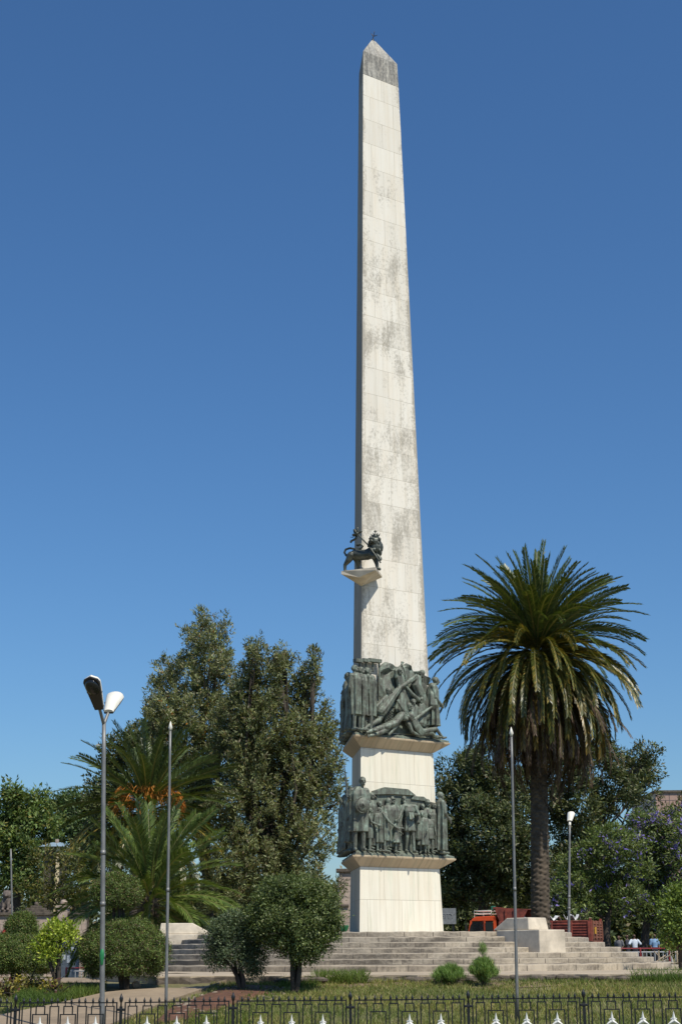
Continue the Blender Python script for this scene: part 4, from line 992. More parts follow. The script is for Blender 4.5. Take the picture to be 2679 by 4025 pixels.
# palm with orange fruit
pb = O(338, 2150, 72); pb.z = gz(pb.x, pb.y); pc = O(338, 1862, 72)
pt = thing('palm_tree', 'dark palm with orange fruit stalks behind the second pole from the left', 'palm', pb)
V, Fq, Cc = cat(palm_crown(pc, 104, 4.2, R_(86), R_(-48), 84, .42, 1.9, .052, lambda t: FRESH[:2] if t < .55 else MATURE)); mesh_obj('crown', fast_mesh(V, Fq, Cc), m_palm, pt)
arr = []
for k in range(15):
    az = k * 2.39996; e = random.uniform(-.1, .6); b = np.array(pc) + np.array([math.cos(az) * .75, math.sin(az) * .75, .45])
    for j in range(60):
        d = nrm(np.array([[math.cos(az) + random.gauss(0, .45), math.sin(az) + random.gauss(0, .45), e + random.gauss(0, .45)]]))
        p0 = b + d[0] * .40; p1 = p0 + d[0] * .42 + np.array([0, 0, -.06]); p2 = p1 + d[0] * .22 + np.array([0, 0, -.30])
        for q0, q1 in ((p0, p1), (p1, p2)):
            v = q1 - q0; arr.append(leaf_arrays(np.array([q0]), np.array([v]), rng.normal(size=(1, 3)), np.array([np.linalg.norm(v) * 1.2]), np.array([.030]), pick([((.52, .20, .035), 3), ((.38, .13, .02), 2), ((.62, .30, .07), 1)], 1)))
V, Fq, Cc = cat(arr); mesh_obj('fruit_stalks', fast_mesh(V, Fq, Cc), m_dry, pt)
arr = []
for i in range(40):
    az = i * 2.39996; b = np.array(pc) + np.array([math.cos(az) * .4, math.sin(az) * .4, -.5])
    arr += frond(b, az, R_(random.uniform(-60, -20)), random.uniform(1.6, 2.6), R_(60), .04, 34, BROWN, random.gauss(0, .8), .15, .3, .1, 0, .5, 1.1)
V, Fq, Cc = cat(arr); mesh_obj('dead_fronds', fast_mesh(V, Fq, Cc), m_dry, pt)
trunk_mesh(pb, pc - Vector((0, 0, .3)), .42, .36, 120).build('trunk', m_palmbark, pt, True, fix=False)
# young palm in front of it
pb = O(345, 2160, 56); pb.z = gz(pb.x, pb.y); pc = O(345, 2065, 56)
pt = thing('palm_tree', 'young bright green palm without visible trunk behind the large clipped shrub', 'palm', pb)
V, Fq, Cc = cat(palm_crown(pc, 78, 3.35, R_(84), R_(-24), 84, .46, .9, .042, lambda t: [((.115, .17, .034), 4), ((.08, .125, .026), 3), ((.19, .24, .065), 1.6)])); mesh_obj('crown', fast_mesh(V, Fq, Cc), m_palm, pt)
trunk_mesh(pb, pc, .35, .3, 50).build('trunk', m_palmbark, pt, True, fix=False)

# ---- clipped shrubs, bushes and small trees near the camera
CONIF = [((0.102, 0.154, 0.036), 4), ((0.136, 0.190, 0.045), 3), ((0.070, 0.110, 0.028), 2), ((0.230, 0.172, 0.071), 1.0), ((0.203, 0.255, 0.065), 1)]
def topiary(label, tiers, stem, Y, pal, group, brown=0.0):
    base = stem.copy()
    t = thing('clipped_shrub', label, 'shrub', base, group)
    for (cx, cy, rx, ry) in tiers:
        k = mpp(Y) * 1.70855; c = O(cx, cy, Y); r = (rx * k, rx * k * .95, ry * k)
        lob = [(tuple(c), tuple(q * .94 for q in r))]
        P, D = clumps(lob, 560, .03, .10, stray=.006); V, Fq, Cc = foliage(P, D, 32, .035, .036, .0135, pal, up=.25, tint=.34, jitter=.9, align=1.6)
        mesh_obj('foliage', fast_mesh(V, Fq, Cc), m_leaf, t)
    mb = MB(); top = O(tiers[-1][0], tiers[-1][1], Y)
    for k in range(5):
        a = k * 1.26; mb.tube([base + Vector((math.cos(a) * .05, math.sin(a) * .05, -.05)), base.lerp(top, .4) + Vector((math.cos(a) * .10, math.sin(a) * .10, 0)), top + Vector((math.cos(a) * .1, math.sin(a) * .1, 0))], [.05, .04, .02], 7)
    mb.build('stem', m_bark, t, True)
p = W(492, 3880, 30.2); p.z = gz(p.x, p.y)
topiary('large two-tiered clipped round shrub right of the double lamp post', [(287, 2190, 106, 76), (268, 2056, 60, 44)], p, p.y, CONIF[:3] + [((.15, .10, .055), 2.0), CONIF[4]], 'clipped shrubs on the left lawn')
topiary('clipped shrub with a small cone on top at the left edge', [(42, 2200, 100, 52), (50, 2132, 36, 30)], W(60, 3850, 32), 32.0, CONIF, 'clipped shrubs on the left lawn')

def bush(name, label, cx, cy, rx, ry, base, Y, pal, L, Wd, dens, per, stems, cat_='bush', group=None, spread=.05, extra=(), up=.5, lump=.16, inner=.35, m=None):
    t = thing(name, label, cat_, base, group); k = mpp(Y) * 1.70855
    lob = [(tuple(O(cx, cy, Y)), (rx * k * .95, rx * k * .9, ry * k * .95))] + [(tuple(O(a, b, Y + random.uniform(-.2, .2))), (c * k, c * k, d * k)) for a, b, c, d in extra]
    P, D = clumps(lob, dens, lump, inner); V, Fq, Cc = foliage(P, D, per, spread, L, Wd, pal, up=up, tint=.22)
    mesh_obj('crown', fast_mesh(V, Fq, Cc), m or m_leaf, t)
    mb = MB(); c = O(cx, cy, Y)
    for i in range(stems):
        a = i * 2.4 + 1; e = c + Vector((math.cos(a) * rx * k * .55, math.sin(a) * rx * k * .55, random.uniform(-.45, .1) * ry * k))
        s = base + Vector((math.cos(a) * .02 * stems / 4, math.sin(a) * .02 * stems / 4, 0)); mid_ = s.lerp(c - Vector((0, 0, ry * k * .45)), .8) + Vector((math.cos(a) * .10, math.sin(a) * .10, random.uniform(-.05, .08)))
        mb.tube([s - Vector((0, 0, .06)), s.lerp(mid_, .5) + Vector((math.cos(a * 2) * .04, math.sin(a * 2) * .04, 0)), mid_, e], [.048, .040, .030, .010], 7)
        for q in range(5):
            f = mid_.lerp(e, random.random()); g = e + Vector((random.gauss(0, .2), random.gauss(0, .2), random.gauss(.05, .15))); mb.tube([f, f.lerp(g, .5) + Vector((0, 0, .03)), g], [.014, .009, .004], 5)
    mb.build('trunk', m_bark, t, True); return t
BUSHP = [((.105, .145, .045), 4), ((.070, .105, .034), 3), ((.155, .195, .06), 2.4), ((.27, .30, .14), .9)]
p = W(1157, 3895, 29.4); p.z = gz(p.x, p.y)
bush('small_tree', 'round glossy dark bush tree with crooked stems in front of the steps', 680, 2118, 95, 78, p, p.y, BUSHP, .050, .024, 300, 14, 6, 'bush tree', 'bush trees before the steps',
     extra=[(640, 2060, 45, 30), (690, 2050, 55, 24), (735, 2095, 42, 50), (612, 2110, 40, 50), (690, 2165, 64, 38), (665, 2038, 46, 16), (630, 2045, 20, 16), (715, 2050, 24, 16), (600, 2150, 26, 24), (755, 2140, 24, 30), (585, 2120, 14, 20), (700, 2200, 30, 18)], lump=.21)
p = hit(955, 3900)
bush('small_tree', 'smaller grey green bush tree on the red soil bed by the path', 540, 2180, 62, 58, p, p.y, [((.105, .145, .072), 4), ((.072, .105, .05), 3), ((.19, .23, .13), 1.6)], .050, .021, 220, 14, 4, 'bush tree', 'bush trees before the steps',
     extra=[(515, 2140, 34, 28), (575, 2200, 34, 36), (500, 2195, 26, 34), (545, 2120, 30, 20), (585, 2240, 18, 16)], lump=.2)
p = hit(222, 3910)
bush('small_tree', 'little slender tree with bright yellow green leaves left of the lamp post', 126, 2165, 40, 30, p, p.y, [((.30, .38, .04), 4), ((.20, .28, .03), 3), ((.42, .48, .07), 1.5)], .075, .030, 130, 9, 3, 'bush tree', 'bush trees before the steps',
     extra=[(98, 2172, 22, 22), (155, 2150, 22, 20), (130, 2135, 26, 16), (112, 2198, 20, 16), (165, 2150, 10, 16)], lump=.25)
pR = O(1568, 2230, 36); pR.z = gz(pR.x, pR.y)
bush('garden_shrub', 'rounded bright green shrub cut off by the right edge', 1566, 2125, 52, 84, pR, 36.0, [((.15, .22, .045), 4), ((.095, .15, .03), 3), ((.22, .29, .06), 2)], .075, .036, 230, 10, 5, 'bush')
# bedding shrubs at the left
for i, (cx, cy, rx, ry, kind) in enumerate([(12, 2282, 26, 20, 0), (45, 2272, 24, 20, 1), (78, 2270, 24, 18, 1), (105, 2276, 22, 18, 1), (130, 2285, 14, 16, 0)]):
    p = hit(cx * 1.70855, (cy + ry * .8) * 1.70855)
    pal = [[((.22, .19, .04), 2), ((.10, .11, .025), 2), ((.10, .035, .03), 2)], [((.42, .34, .06), 3), ((.22, .21, .045), 3), ((.13, .10, .03), 2)]][kind]
    bush('bedding_shrub', ['yellow and maroon leaved bedding shrub at the left edge', 'yellow leaved bedding shrub next to the maroon one', 'middle yellow leaved bedding shrub of the row', 'yellow leaved bedding shrub beside the slender tree trunk', 'sparse reddish bedding shrub touching the slender tree trunk'][i],
         cx, cy, rx, ry, p, p.y, pal, .075, .045, 110, 8, 3, 'bush', 'bedding shrubs at the left', lump=.25)
# feathery weeds on the lawn edge
def tuft(label, cx, by, h, wd, n, pal, Y=None, plume=0):
    p = hit(cx * 1.70855, by * 1.70855); Y = p.y; k = mpp(Y) * 1.70855
    t = thing('feathery_plant', label, 'plant', p, 'feathery plants at the lawn edge')
    Ps, Ds = [], []
    mb = MB()
    for i in range(n):
        a = random.uniform(0, 6.28); q = random.random() ** .6; hh = h * k * (1 - .55 * q * q) * random.uniform(.75, 1.05)
        if plume and i < 4: hh = plume * k * random.uniform(.85, 1); q *= .3
        e = p + Vector((math.cos(a) * q * wd * k, math.sin(a) * q * wd * k, hh)); m_ = p.lerp(e, .55) + Vector((0, 0, .04)); m_.xy = p.xy + (e.xy - p.xy) * .35
        mb.tube([p - Vector((0, 0, .03)), m_, e], [.007, .005, .002], 5)
        for s in np.linspace(.3, 1, 16): 
            c = m_.lerp(e, s) if s > .5 else p.lerp(m_, s * 2); Ps.append(c); Ds.append((math.cos(a) * .5, math.sin(a) * .5, .8))
    V, Fq, Cc = foliage(np.array(Ps), np.array(Ds), 9, .026, .085, .006, pal, up=1.2, jitter=.6)
    mesh_obj('leaves', fast_mesh(V, Fq, Cc), m_leaf, t); mb.build('stems', m_bark, t, True)
FEN = [((.19, .30, .075), 3), ((.13, .225, .05), 3), ((.27, .37, .11), 1.4)]
tuft('low bushy bright green feathery plant on the lawn edge', 1035, 2268, 42, 42, 90, FEN)
tuft('tall feathery plant with a thin plume before the stone pedestal', 1112, 2270, 64, 34, 110, FEN + [((.3, .25, .03), .15)], plume=96)

# ---- grass
def blades(n, region, hmin, hmax, pal, wd=.012, patch=None):
    P = []
    while len(P) < n:
        x, y = region()
        if y < 20.8 or on_path(x, y): continue
        if patch and random.random() > patch(x, y): continue
        P.append((x, y, gz(x, y) - .005))
    P = np.array(P); N = len(P); D = rng.normal(size=(N, 3)) * .38; D[:, 2] = 1; nn = rng.normal(size=(N, 3)); nn[:, 2] *= .2
    big = np.sin(P[:, 0] * 1.3 + 2 * np.sin(P[:, 1] * .9)) + np.sin(P[:, 1] * 2.3 + P[:, 0] * .7)
    col = pick(pal, N) * (1 + .20 * rng.normal(size=(N, 1))) * (1 + .10 * big[:, None] * np.array([[1.0, .55, .3]]))
    return leaf_arrays(P, D, nn, rng.uniform(hmin, hmax, N), np.full(N, wd) * rng.uniform(.7, 1.4, N), np.clip(col, .01, .6), .25)
def inpoly(x, y, poly):
    c = False
    for i in range(len(poly)):
        a, b = poly[i], poly[i - 1]
        if (a.y > y) != (b.y > y) and x < (b.x - a.x) * (y - a.y) / (b.y - a.y) + a.x: c = not c
    return c
LAWN = [((.23, .245, .07), 4), ((.165, .20, .05), 3.5), ((.33, .30, .12), 2.4), ((.42, .35, .17), 1.1), ((.13, .18, .04), 2)]
GREEN = [((.10, .16, .03), 4), ((.075, .12, .022), 3), ((.15, .20, .05), 2)]
def reg():
    y = lerp(20.8, 30.85, random.random() ** .8); return random.uniform(-6.6, 6.8) * y / 27 , y
arrs = [blades(105000, reg, .05, .12, LAWN, .011, lambda x, y: 0.05 if inpoly(x, y, bed) else (.35 if math.sin(x * 1.9 + 1.5 * math.sin(y * 1.3)) + math.sin(y * 2.7 + x * .8) + .8 * math.sin(x * 5.1 - y * 3.3) > 1.25 else .97))]
V, Fq, Cc = cat(arrs); tag(mesh_obj('lawn_grass', fast_mesh(V, Fq, Cc), m_grass), 'short dry yellow green grass of the lawn behind the fence', 'grass', kind='stuff')
# lush strips: under the terrace edge, right corner, left bed
def strip(px0, px1, py0, py1):
    def f():
        p = hit(random.uniform(px0, px1), random.uniform(py0, py1)); return p.x, p.y
    return f
arrs = [blades(4200, strip(1235, 1440, 3838, 3872), .12, .30, GREEN, .012), blades(1500, strip(1440, 1780, 3845, 3868), .06, .16, LAWN, .011), blades(1000, strip(1960, 2480, 3850, 3872), .06, .16, GREEN[:2] + LAWN[:2], .011),
        blades(4500, strip(2480, 2700, 3812, 3870), .12, .26, GREEN, .012), blades(5000, strip(60, 400, 3905, 3960), .10, .22, GREEN, .011), blades(900, strip(1100, 1250, 3850, 3890), .08, .2, GREEN, .012), blades(1500, strip(740, 1000, 3985, 4050), .05, .14, GREEN, .012), blades(260, strip(900, 1080, 3890, 3940), .05, .14, GREEN, .02)]
V, Fq, Cc = cat(arrs); tag(mesh_obj('tall_grass', fast_mesh(V, Fq, Cc), m_grass), 'taller bright green grass tufts along the edge of the terrace', 'grass', kind='stuff')
# stones of the bed
mb = MB()
for k in range(70):
    q = (760 + random.gauss(0, 45), 3955 + random.gauss(0, 26)); p = hit(*q); s = random.uniform(.02, .07); mb.ell((p.x, p.y, p.z + s * .4), (s, s * random.uniform(.6, 1), s * .6), seg=7, rings=5)
for k in range(90):
    p = hit(random.uniform(850, 1120), random.uniform(3885, 3950)); s = random.uniform(.012, .04); mb.ell((p.x, p.y, p.z + .03), (s, s, s * .7), seg=6, rings=4)
tag(mb.build('bed_stones', m_rock), 'loose stones scattered over the red soil bed', 'stones', kind='stuff')
p = hit(533, 3886); mb = MB(); mb.ell((0, 0, .05), (.085, .06, .07), seg=9, rings=7, rot=Matrix.Rotation(.3, 3, 'X')); mb.ell((.05, .02, .03), (.05, .05, .04), seg=8, rings=6)
o = mb.build('rock', m_rock); o.location = p + Vector((0, 0, .02)); tag(o, 'single pale rock lying on the left border of the path', 'rock')
# ------------------------------------------------------------------ iron fence along the pavement
posts = [(-414, 3896), (65, 3905), (478, 3904), (917, 3898), (1376, 3894.5), (1837.5, 3890), (2290, 3885), (2745, 3881)]
YF = 21.0
fp = [W(x, y, YF) for x, y in posts]
fn = thing('iron_fence', 'low black iron fence with spear points and white three-pointed stars', 'fence', (fp[3].x, YF, 0))
def spear(mb, p, h, r):
    p = Vector(p); mb.tube([p, p + Vector((0, 0, h * .30)), p + Vector((0, 0, h * .42)), p + Vector((0, 0, h * .62)), p + Vector((0, 0, h))], [r * .55, r * .5, r * 1.0, r * 1.25, r * .08], 8, caps=False)
for p in fp:
    t = mesh_obj('fence_post', (lambda mb: (mb.box((p.x, YF, (p.z - .165) / 2 - .02), (.036, .036, p.z - .165 + .04)), mb.mesh())[1])(MB()), m_iron, fn)
    mb = MB(); spear(mb, (p.x, YF, p.z - .17), .17, .021); mb.build('finial', m_iron, t, True)
    mb = MB(); mb.box((p.x, YF, p.z - .205), (.108, .05, .03)); mb.box((p.x + .036, YF - .026, p.z - .205), (.012, .01, .012)); mb.box((p.x - .036, YF - .026, p.z - .205), (.012, .01, .012)); mb.build('clamp', m_iron, t, bevel=.003)
B_ = .0075
def bar(mb, a, b, t=B_):
    a, b = Vector(a), Vector(b); c = (a + b) / 2; d = b - a
    if abs(d.z) > abs(d.x): mb.box(c, (t * 2, t * 2, abs(d.z) + t * 2))
    else:
        T = Matrix.Translation(c) @ Matrix.Rotation(-math.atan2(d.z, d.x), 4, 'Y'); mb.box((0, 0, 0), (d.length, t * 1.8, t * 1.8), T)
for i in range(7):
    a, b = fp[i], fp[i + 1]; wd_ = b.x - a.x
    if i == 0: a = b - Vector((1.53, 0, -.02)); wd_ = 1.53
    def Z(x): return lerp(a.z, b.z, (x - a.x) / wd_) - .118
    x0, x1 = a.x + .055, b.x - .055; mb = MB(); zb = .10
    bar(mb, (x0 - .004, YF, Z(x0)), (x1 + .004, YF, Z(x1)), .0085); bar(mb, (x0, YF, zb), (x1, YF, zb), .0085)
    for x in (x0, x1): bar(mb, (x, YF, .04), (x, YF, Z(x)), .0085)
    pitch = (x1 - x0) / 7; cs = [x0 + pitch * (k + .5) for k in range(7)]; stars = []
    for k, c in enumerate(cs):
        hw = .056
        if k % 2 == 0:
            zt = Z(c) - .045
            for s in (-1, 1): bar(mb, (c + s * hw, YF, zb), (c + s * hw, YF, zt))
            bar(mb, (c - hw, YF, zt), (c + hw, YF, zt))
        else:
            zt, zm = Z(c) - .045, Z(c) - .145; h2 = .098
            for s in (-1, 1):
                bar(mb, (c + s * hw, YF, zm), (c + s * hw, YF, zt)); bar(mb, (c + s * h2, YF, zb + .22), (c + s * h2, YF, zm))
            bar(mb, (c - hw, YF, zt), (c + hw, YF, zt)); bar(mb, (c - h2, YF, zm), (c + h2, YF, zm)); bar(mb, (c - h2, YF, zb + .22), (c + h2, YF, zb + .22))
            bar(mb, (c, YF, zb), (c, YF, zb + .22))
            if not (i == 4 and k == 1): stars.append((c, zm - .145))
        for s in (-1, 1): 
            x = c + s * .040; spear(mb, (x, YF, Z(x) - .045), .112, .0125)
    pn = mb.build('fence_panel', m_iron, fn)
    for (c, z) in stars:
        mb = MB(); vs = []; fs = []
        for y in (-.012, .006):
            for k in range(6):
                ang = math.pi / 2 + k * math.pi / 3; r = (.125 if k == 0 else .105) if k % 2 == 0 else .026
                vs.append((c + math.cos(ang) * r, YF + y, z + math.sin(ang) * r))
        vs += [(c, YF - .032, z), (c, YF + .02, z)]
        for k in range(6): k2 = (k + 1) % 6; fs += [(12, k, k2), (13, 6 + k2, 6 + k), (k, 6 + k, 6 + k2, k2)]
        mb.add(vs, fs)
        mb.tube([(c - .03, YF - .004, z - .055), (c + .03, YF - .004, z - .055)], [.010, .010], 6); mb.tube([(c - .035, YF, z + .02), (c, YF - .02, z + .035), (c + .035, YF, z + .02)], .009, 6)
        mb.build('star_emblem', m_star, pn)

# ------------------------------------------------------------------ poles and lamps
def lamp_head(root, tip0, axis, L, w0, w1, roll_up, up=(0, 0, 1), name='lamp_head'):
    """cobra head: cream dome over a dark flat belly with a glass bowl"""
    ax_ = Vector(axis).normalized(); sd = ax_.cross(Vector(up)).normalized(); u = sd.cross(ax_).normalized(); p0 = Vector(tip0)
    N = 12; K = 9
    def sect(t):
        wd_ = lerp(w0, w1, min(1, t * 1.25)) if t < .8 else w1 * math.sqrt(max(.0, 1 - ((t - .8) / .2) ** 2)) + .004
        return wd_ / 2
    vs, fs = [], []
    for i in range(N + 1):
        t = i / N; hw = sect(t); h = .045 + .075 * math.sin(min(1, t * 1.1) * 2.6) * (hw / (w1 / 2))
        c = p0 + ax_ * (L * t)
        for k in range(K):
            a = math.pi * k / (K - 1); vs.append(c + sd * (hw * math.cos(a)) + u * (h * math.sin(a) ** .8))
    for i in range(N):
        for k in range(K - 1): fs.append((i * K + k, i * K + k + 1, (i + 1) * K + k + 1, (i + 1) * K + k))
        fs.append((i * K, (i + 1) * K, (i + 1) * K + K - 1, i * K + K - 1))
    fs.append(tuple(range(K))); mb = MB(); mb.add(vs, fs)
    hd = mb.build(name, m_white, root, True); 
    mod = hd.modifiers.new('e', 'EDGE_SPLIT'); mod.split_angle = R_(50)
    mb = MB(); vs, fs = [], []
    for i in range(N + 1):
        t = i / N; hw = sect(t) * .97; c = p0 + ax_ * (L * t)
        for s in (1, -1):
            vs += [c + sd * (hw * s) - u * .004]
        vs += [c + sd * (hw * -.96) - u * .030, c + sd * (hw * .96) - u * .030]
    for i in range(N):
        for k in range(4): k2 = (k + 1) % 4; fs.append((i * 4 + k, i * 4 + k2, (i + 1) * 4 + k2, (i + 1) * 4 + k))
    fs.append((0, 1, 2, 3)); b = N * 4; fs.append((b, b + 1, b + 2, b + 3)); mb.add(vs, fs); mb.build('lamp_underside', m_blackpl, hd)
    mb = MB(); mb.ell((0, 0, 0), (w1 * .42, L * .24, .075), Matrix(((sd.x, ax_.x, u.x, 0), (sd.y, ax_.y, u.y, 0), (sd.z, ax_.z, u.z, 0), (0, 0, 0, 1))), 0, 16, 10)
    g = mb.build('lamp_bowl', m_glass, hd, True); g.data.transform(Matrix.Translation(p0 + ax_ * (L * .70) - u * .028))
    for t in (.1, .52):
        for s in (1, -1): c = p0 + ax_ * (L * t) + sd * (sect(t) * s); mb = MB(); mb.ell(c, (.014, .014, .02), seg=8, rings=6); mb.build('latch', m_galv, hd, True)
def pole(name, base, top, r0, r1, parent, collars=(), m=None):
    base, top = Vector(base), Vector(top); mb = MB(); n = 10
    mb.tube([base.lerp(top, i / n) for i in range(n + 1)], [lerp(r0, r1, i / n) for i in range(n + 1)], 14, caps=False)
    for c, s in collars: q = base.lerp(top, c); mb.tube([q - Vector((0, 0, .035)), q + Vector((0, 0, .035))], lerp(r0, r1, c) * s, 14, caps=False)
    return mb.build(name, m or m_galv, parent, True)
# double lamp
YL = 24.0
tp = O(239.5, 1662, YL); bs = O(234, 2420, YL); bs.z = gz(bs.x, bs.y)
t = thing('street_lamp', 'grey lamp post with two cream lamp heads, one seen dark from below', 'street lamp', bs, 'street lamps')
pole('pole', bs, tp, .040, .031, t, ((.42, 1.12), (.26, 1.15), (.58, 1.1)))
j = tp - Vector((0, 0, .03))
aL = O(229.5, 1631, YL - .16); hL = O(208, 1557, YL - .52); aR = O(250, 1638, YL + .10); hR = O(268, 1598, YL + .62)
mb = MB(); mb.tube([j, aL + (hL - aL).normalized() * .06], [.028, .024], 10); mb.tube([j, aR + (hR - aR).normalized() * .06], [.028, .024], 10); mb.build('arm', m_galv, t, True)
lamp_head(t, aL, hL - aL, (hL - aL).length * 1.02, .15, .285, 0); lamp_head(t, aR, hR - aR, (hR - aR).length * 1.02, .15, .285, 0)
mb = MB(); c = bs.lerp(tp, .26); mb.tube([c + Vector((.0, -.042, .10)), c + Vector((0, -.05, .03)), c + Vector((0, -.042, -.12))], [(.02, .006), (.035, .008), (.02, .006)], 8); mb.build('green_tag', plain('green_sticker', (.02, .20, .07), .5), t, True)
# single lamps farther off
def single(label, pb_, ph_, ax_, L, grp='street lamps'):
    t = thing('street_lamp', label, 'street lamp', pb_, grp)
    top = Vector((ph_[0], ph_[1], ph_[2] - .12)); pole('pole', pb_, top, .052, .030, t, ((.42, 1.25), (.5, 1.2)))
    a = Vector(ax_).normalized(); mb = MB(); mb.tube([top, top + a * .08 + Vector((0, 0, .10)), Vector(ph_) + a * .05], [.045, .04, .035], 10); mb.build('arm', m_white, t, True)
    lamp_head(t, ph_, a, L * .70, .17, .26, 0)
b = O(1303.5, 2160, 52); b.z = gz(b.x, b.y); single('grey lamp post with one cream head right of the palm trunk', b, O(1309, 1889, 52), (.25, .55, .62), .62)
b = O(391, 2160, 58); b.z = gz(b.x, b.y); single('lamp post half hidden by the young palm, cream head tilted towards us', b, O(392, 1925, 58), (.12, -.62, .72), .62)
# flag poles with spear tips
def flag_pole(label, ox, oytop, oxb, Y, r, tip=True):
    tp = O(ox, oytop, Y); b = O(oxb, 2400, Y); b.z = gz(b.x, b.y)
    t = thing('flag_pole', label, 'pole', b, 'bare flag poles'); pole('pole', b, tp, r, r * .72, t, ((.45, 1.12),))
    if tip:
        mb = MB(); mb.tube([tp, tp + Vector((0, 0, .03)), tp + Vector((0, 0, .05)), tp + Vector((0, 0, .16))], [r * .9, r * .9, r * 1.4, r * .1], 10, caps=False); mb.build('finial', m_white, t, True)
        mb = MB(); q = tp - Vector((.0, 0, .20)); mb.tube([q + Vector((-.03 + .022 * math.cos(a), 0, .022 * math.sin(a))) for a in np.linspace(0, 6.283, 13)], .004, 5, caps=False); mb.build('pulley_ring', m_galv, t, True)
flag_pole('thin grey flag pole with a pale spear tip rising by the large clipped shrub', 392, 1681, 380.5, 25.5, .026)
flag_pole('thin grey flag pole standing in front of the tall palm crown', 1175.5, 1694, 1191.5, 26.0, .027)
flag_pole('far thin flag pole in front of the stone wall at left', 25.5, 1953, 25.5, 70.0, .05, False)

# ------------------------------------------------------------------ dump truck
TY = 88.0
def TM():
    rear = W(2343, 3660, TY); yaw = R_(158)
    return Matrix.Translation((rear.x, rear.y, gz(rear.x, rear.y) + .02)) @ Matrix.Rotation(yaw, 4, 'Z')
T_ = TM()
tk = thing('dump_truck', 'dump truck with orange cab and dusty red cargo bed loaded with rubble', 'truck', T_.translation)
def bx(mb, x0, x1, y0, y1, z0, z1): mb.box(((x0 + x1) / 2, (y0 + y1) / 2, (z0 + z1) / 2), (x1 - x0, y1 - y0, z1 - z0), T_)
HWD = 1.2
mb = MB()                                  # bed: floor, sides, ribs
bx(mb, .06, 5.2, -HWD + .05, HWD - .05, 1.30, 1.40)
for s in (-1, 1):
    bx(mb, .06, 5.2, s * HWD - .03, s * HWD + .03, 1.33, 2.30)
    for k in range(6): bx(mb, .08, 5.2, s * (HWD + .045) - .025, s * (HWD + .045) + .025, 1.42 + k * .145, 1.48 + k * .145)
    for x in (.08, 1.05, 2.15, 3.2, 4.2, 5.12): bx(mb, x, x + .11, s * (HWD + .07) - .055, s * (HWD + .07) + .055, 1.28, 2.34)
    bx(mb, .06, 5.2, s * HWD - .05, s * HWD + .05, 2.30, 2.37)
bx(mb, 5.14, 5.22, -HWD, HWD, 1.3, 2.75)
bx(mb, -.02, .10, HWD - .06, HWD + .12, 1.25, 2.48); bx(mb, -.02, .10, -HWD - .12, -HWD + .06, 1.25, 2.48)
bed_ = mb.build('cargo_bed', m_maroon, tk, bevel=.01)
mb = MB(); bx(mb, -.02, .06, -HWD + .06, HWD - .06, 1.36, 2.32)
for k in range(6): bx(mb, -.06, -.02, -HWD + .08, HWD - .08, 1.44 + k * .145, 1.50 + k * .145)
for y in (-HWD + .10, -.38, .38, HWD - .10): bx(mb, -.10, -.02, y - .05, y + .05, 1.34, 2.36)
bx(mb, -.08, .0, -HWD + .06, HWD - .06, 1.08, 1.30)
tg = mb.build('tailgate', plain('dusty_tailgate', (.22, .085, .05), .7, 0, .4, 4), tk, bevel=.008)
mb = MB(); bx(mb, -.115, -.105, .50, .92, 1.66, 2.0); mb.build('warning_panel', m_yellow, tg)
mb = MB()
for q in (.62, .78): bx(mb, -.122, -.117, q - .02, q + .02, 1.68, 1.98)
mb.build('panel_stripe', m_maroon, tg)
mb = MB()                                  # raised spill guard over the cab
vs = [(3.9, s * HWD, 2.37) for s in (-1, 1)] + [(3.55, s * HWD * .98, 3.02) for s in (-1, 1)] + [(5.5, s * HWD * .98, 3.12) for s in (-1, 1)] + [(5.2, s * HWD, 2.37) for s in (-1, 1)]
mb.add(vs, [(0, 2, 4, 6), (1, 7, 5, 3), (2, 3, 5, 4), (4, 5, 7, 6)], M=T_)
for s in (-1, 1):
    for x in (4.3, 4.8): bx(mb, x, x + .07, s * (HWD + .02) - .03, s * (HWD + .02) + .03, 2.4, 3.04)
bx(mb, 5.4, 5.56, -HWD, HWD, 3.05, 3.15); sg = mb.build('spill_guard', m_maroon, tk); sm = sg.modifiers.new('s', 'SOLIDIFY'); sm.thickness = .03
mb = MB()
for k in range(60):
    x, y = random.uniform(.4, 4.6), random.uniform(-.95, .95); s = random.uniform(.10, .28); mb.ell((x, y, 2.16 + random.uniform(0, .14)), (s, s * .8, s * .5), T_, 0, 7, 5, Matrix.Rotation(random.uniform(0, 3), 3, 'Z'))
tag(mb.build('rubble_load', m_rock), 'heap of brown rubble filling the bed of the dump truck', 'rubble')
def sheet(pos, sz, lab, h):
    mb = MB(); vs, fs = [], []
    for i in range(7):
        for k in range(7): vs.append((pos[0] + (i / 6 - .5) * sz[0], pos[1] + (k / 6 - .5) * sz[1], 2.36 + h * math.sin(i * .9 + k * .4) ** 2 + random.uniform(-.04, .04)))
    for i in range(6):
        for k in range(6): fs.append((i * 7 + k, i * 7 + k + 1, (i + 1) * 7 + k + 1, (i + 1) * 7 + k))
    mb.add(vs, fs, M=T_); o = mb.build('plastic_sheet', m_sheet); sm = o.modifiers.new('s', 'SOLIDIFY'); sm.thickness = .02; tag(o, lab, 'sheet', 'plastic sheets on the truck load')
sheet((2.5, .5, 0), (1.1, 1.1), 'white crumpled plastic sheet on the load just right of the palm trunk', .28)
sheet((1.25, .3, 0), (.8, .9), 'white crumpled plastic sheet on the load beside the lamp post', .35)
sheet((3.75, .75, 0), (.8, .7), 'grey white plastic sheet on the load below the spill guard', .22)
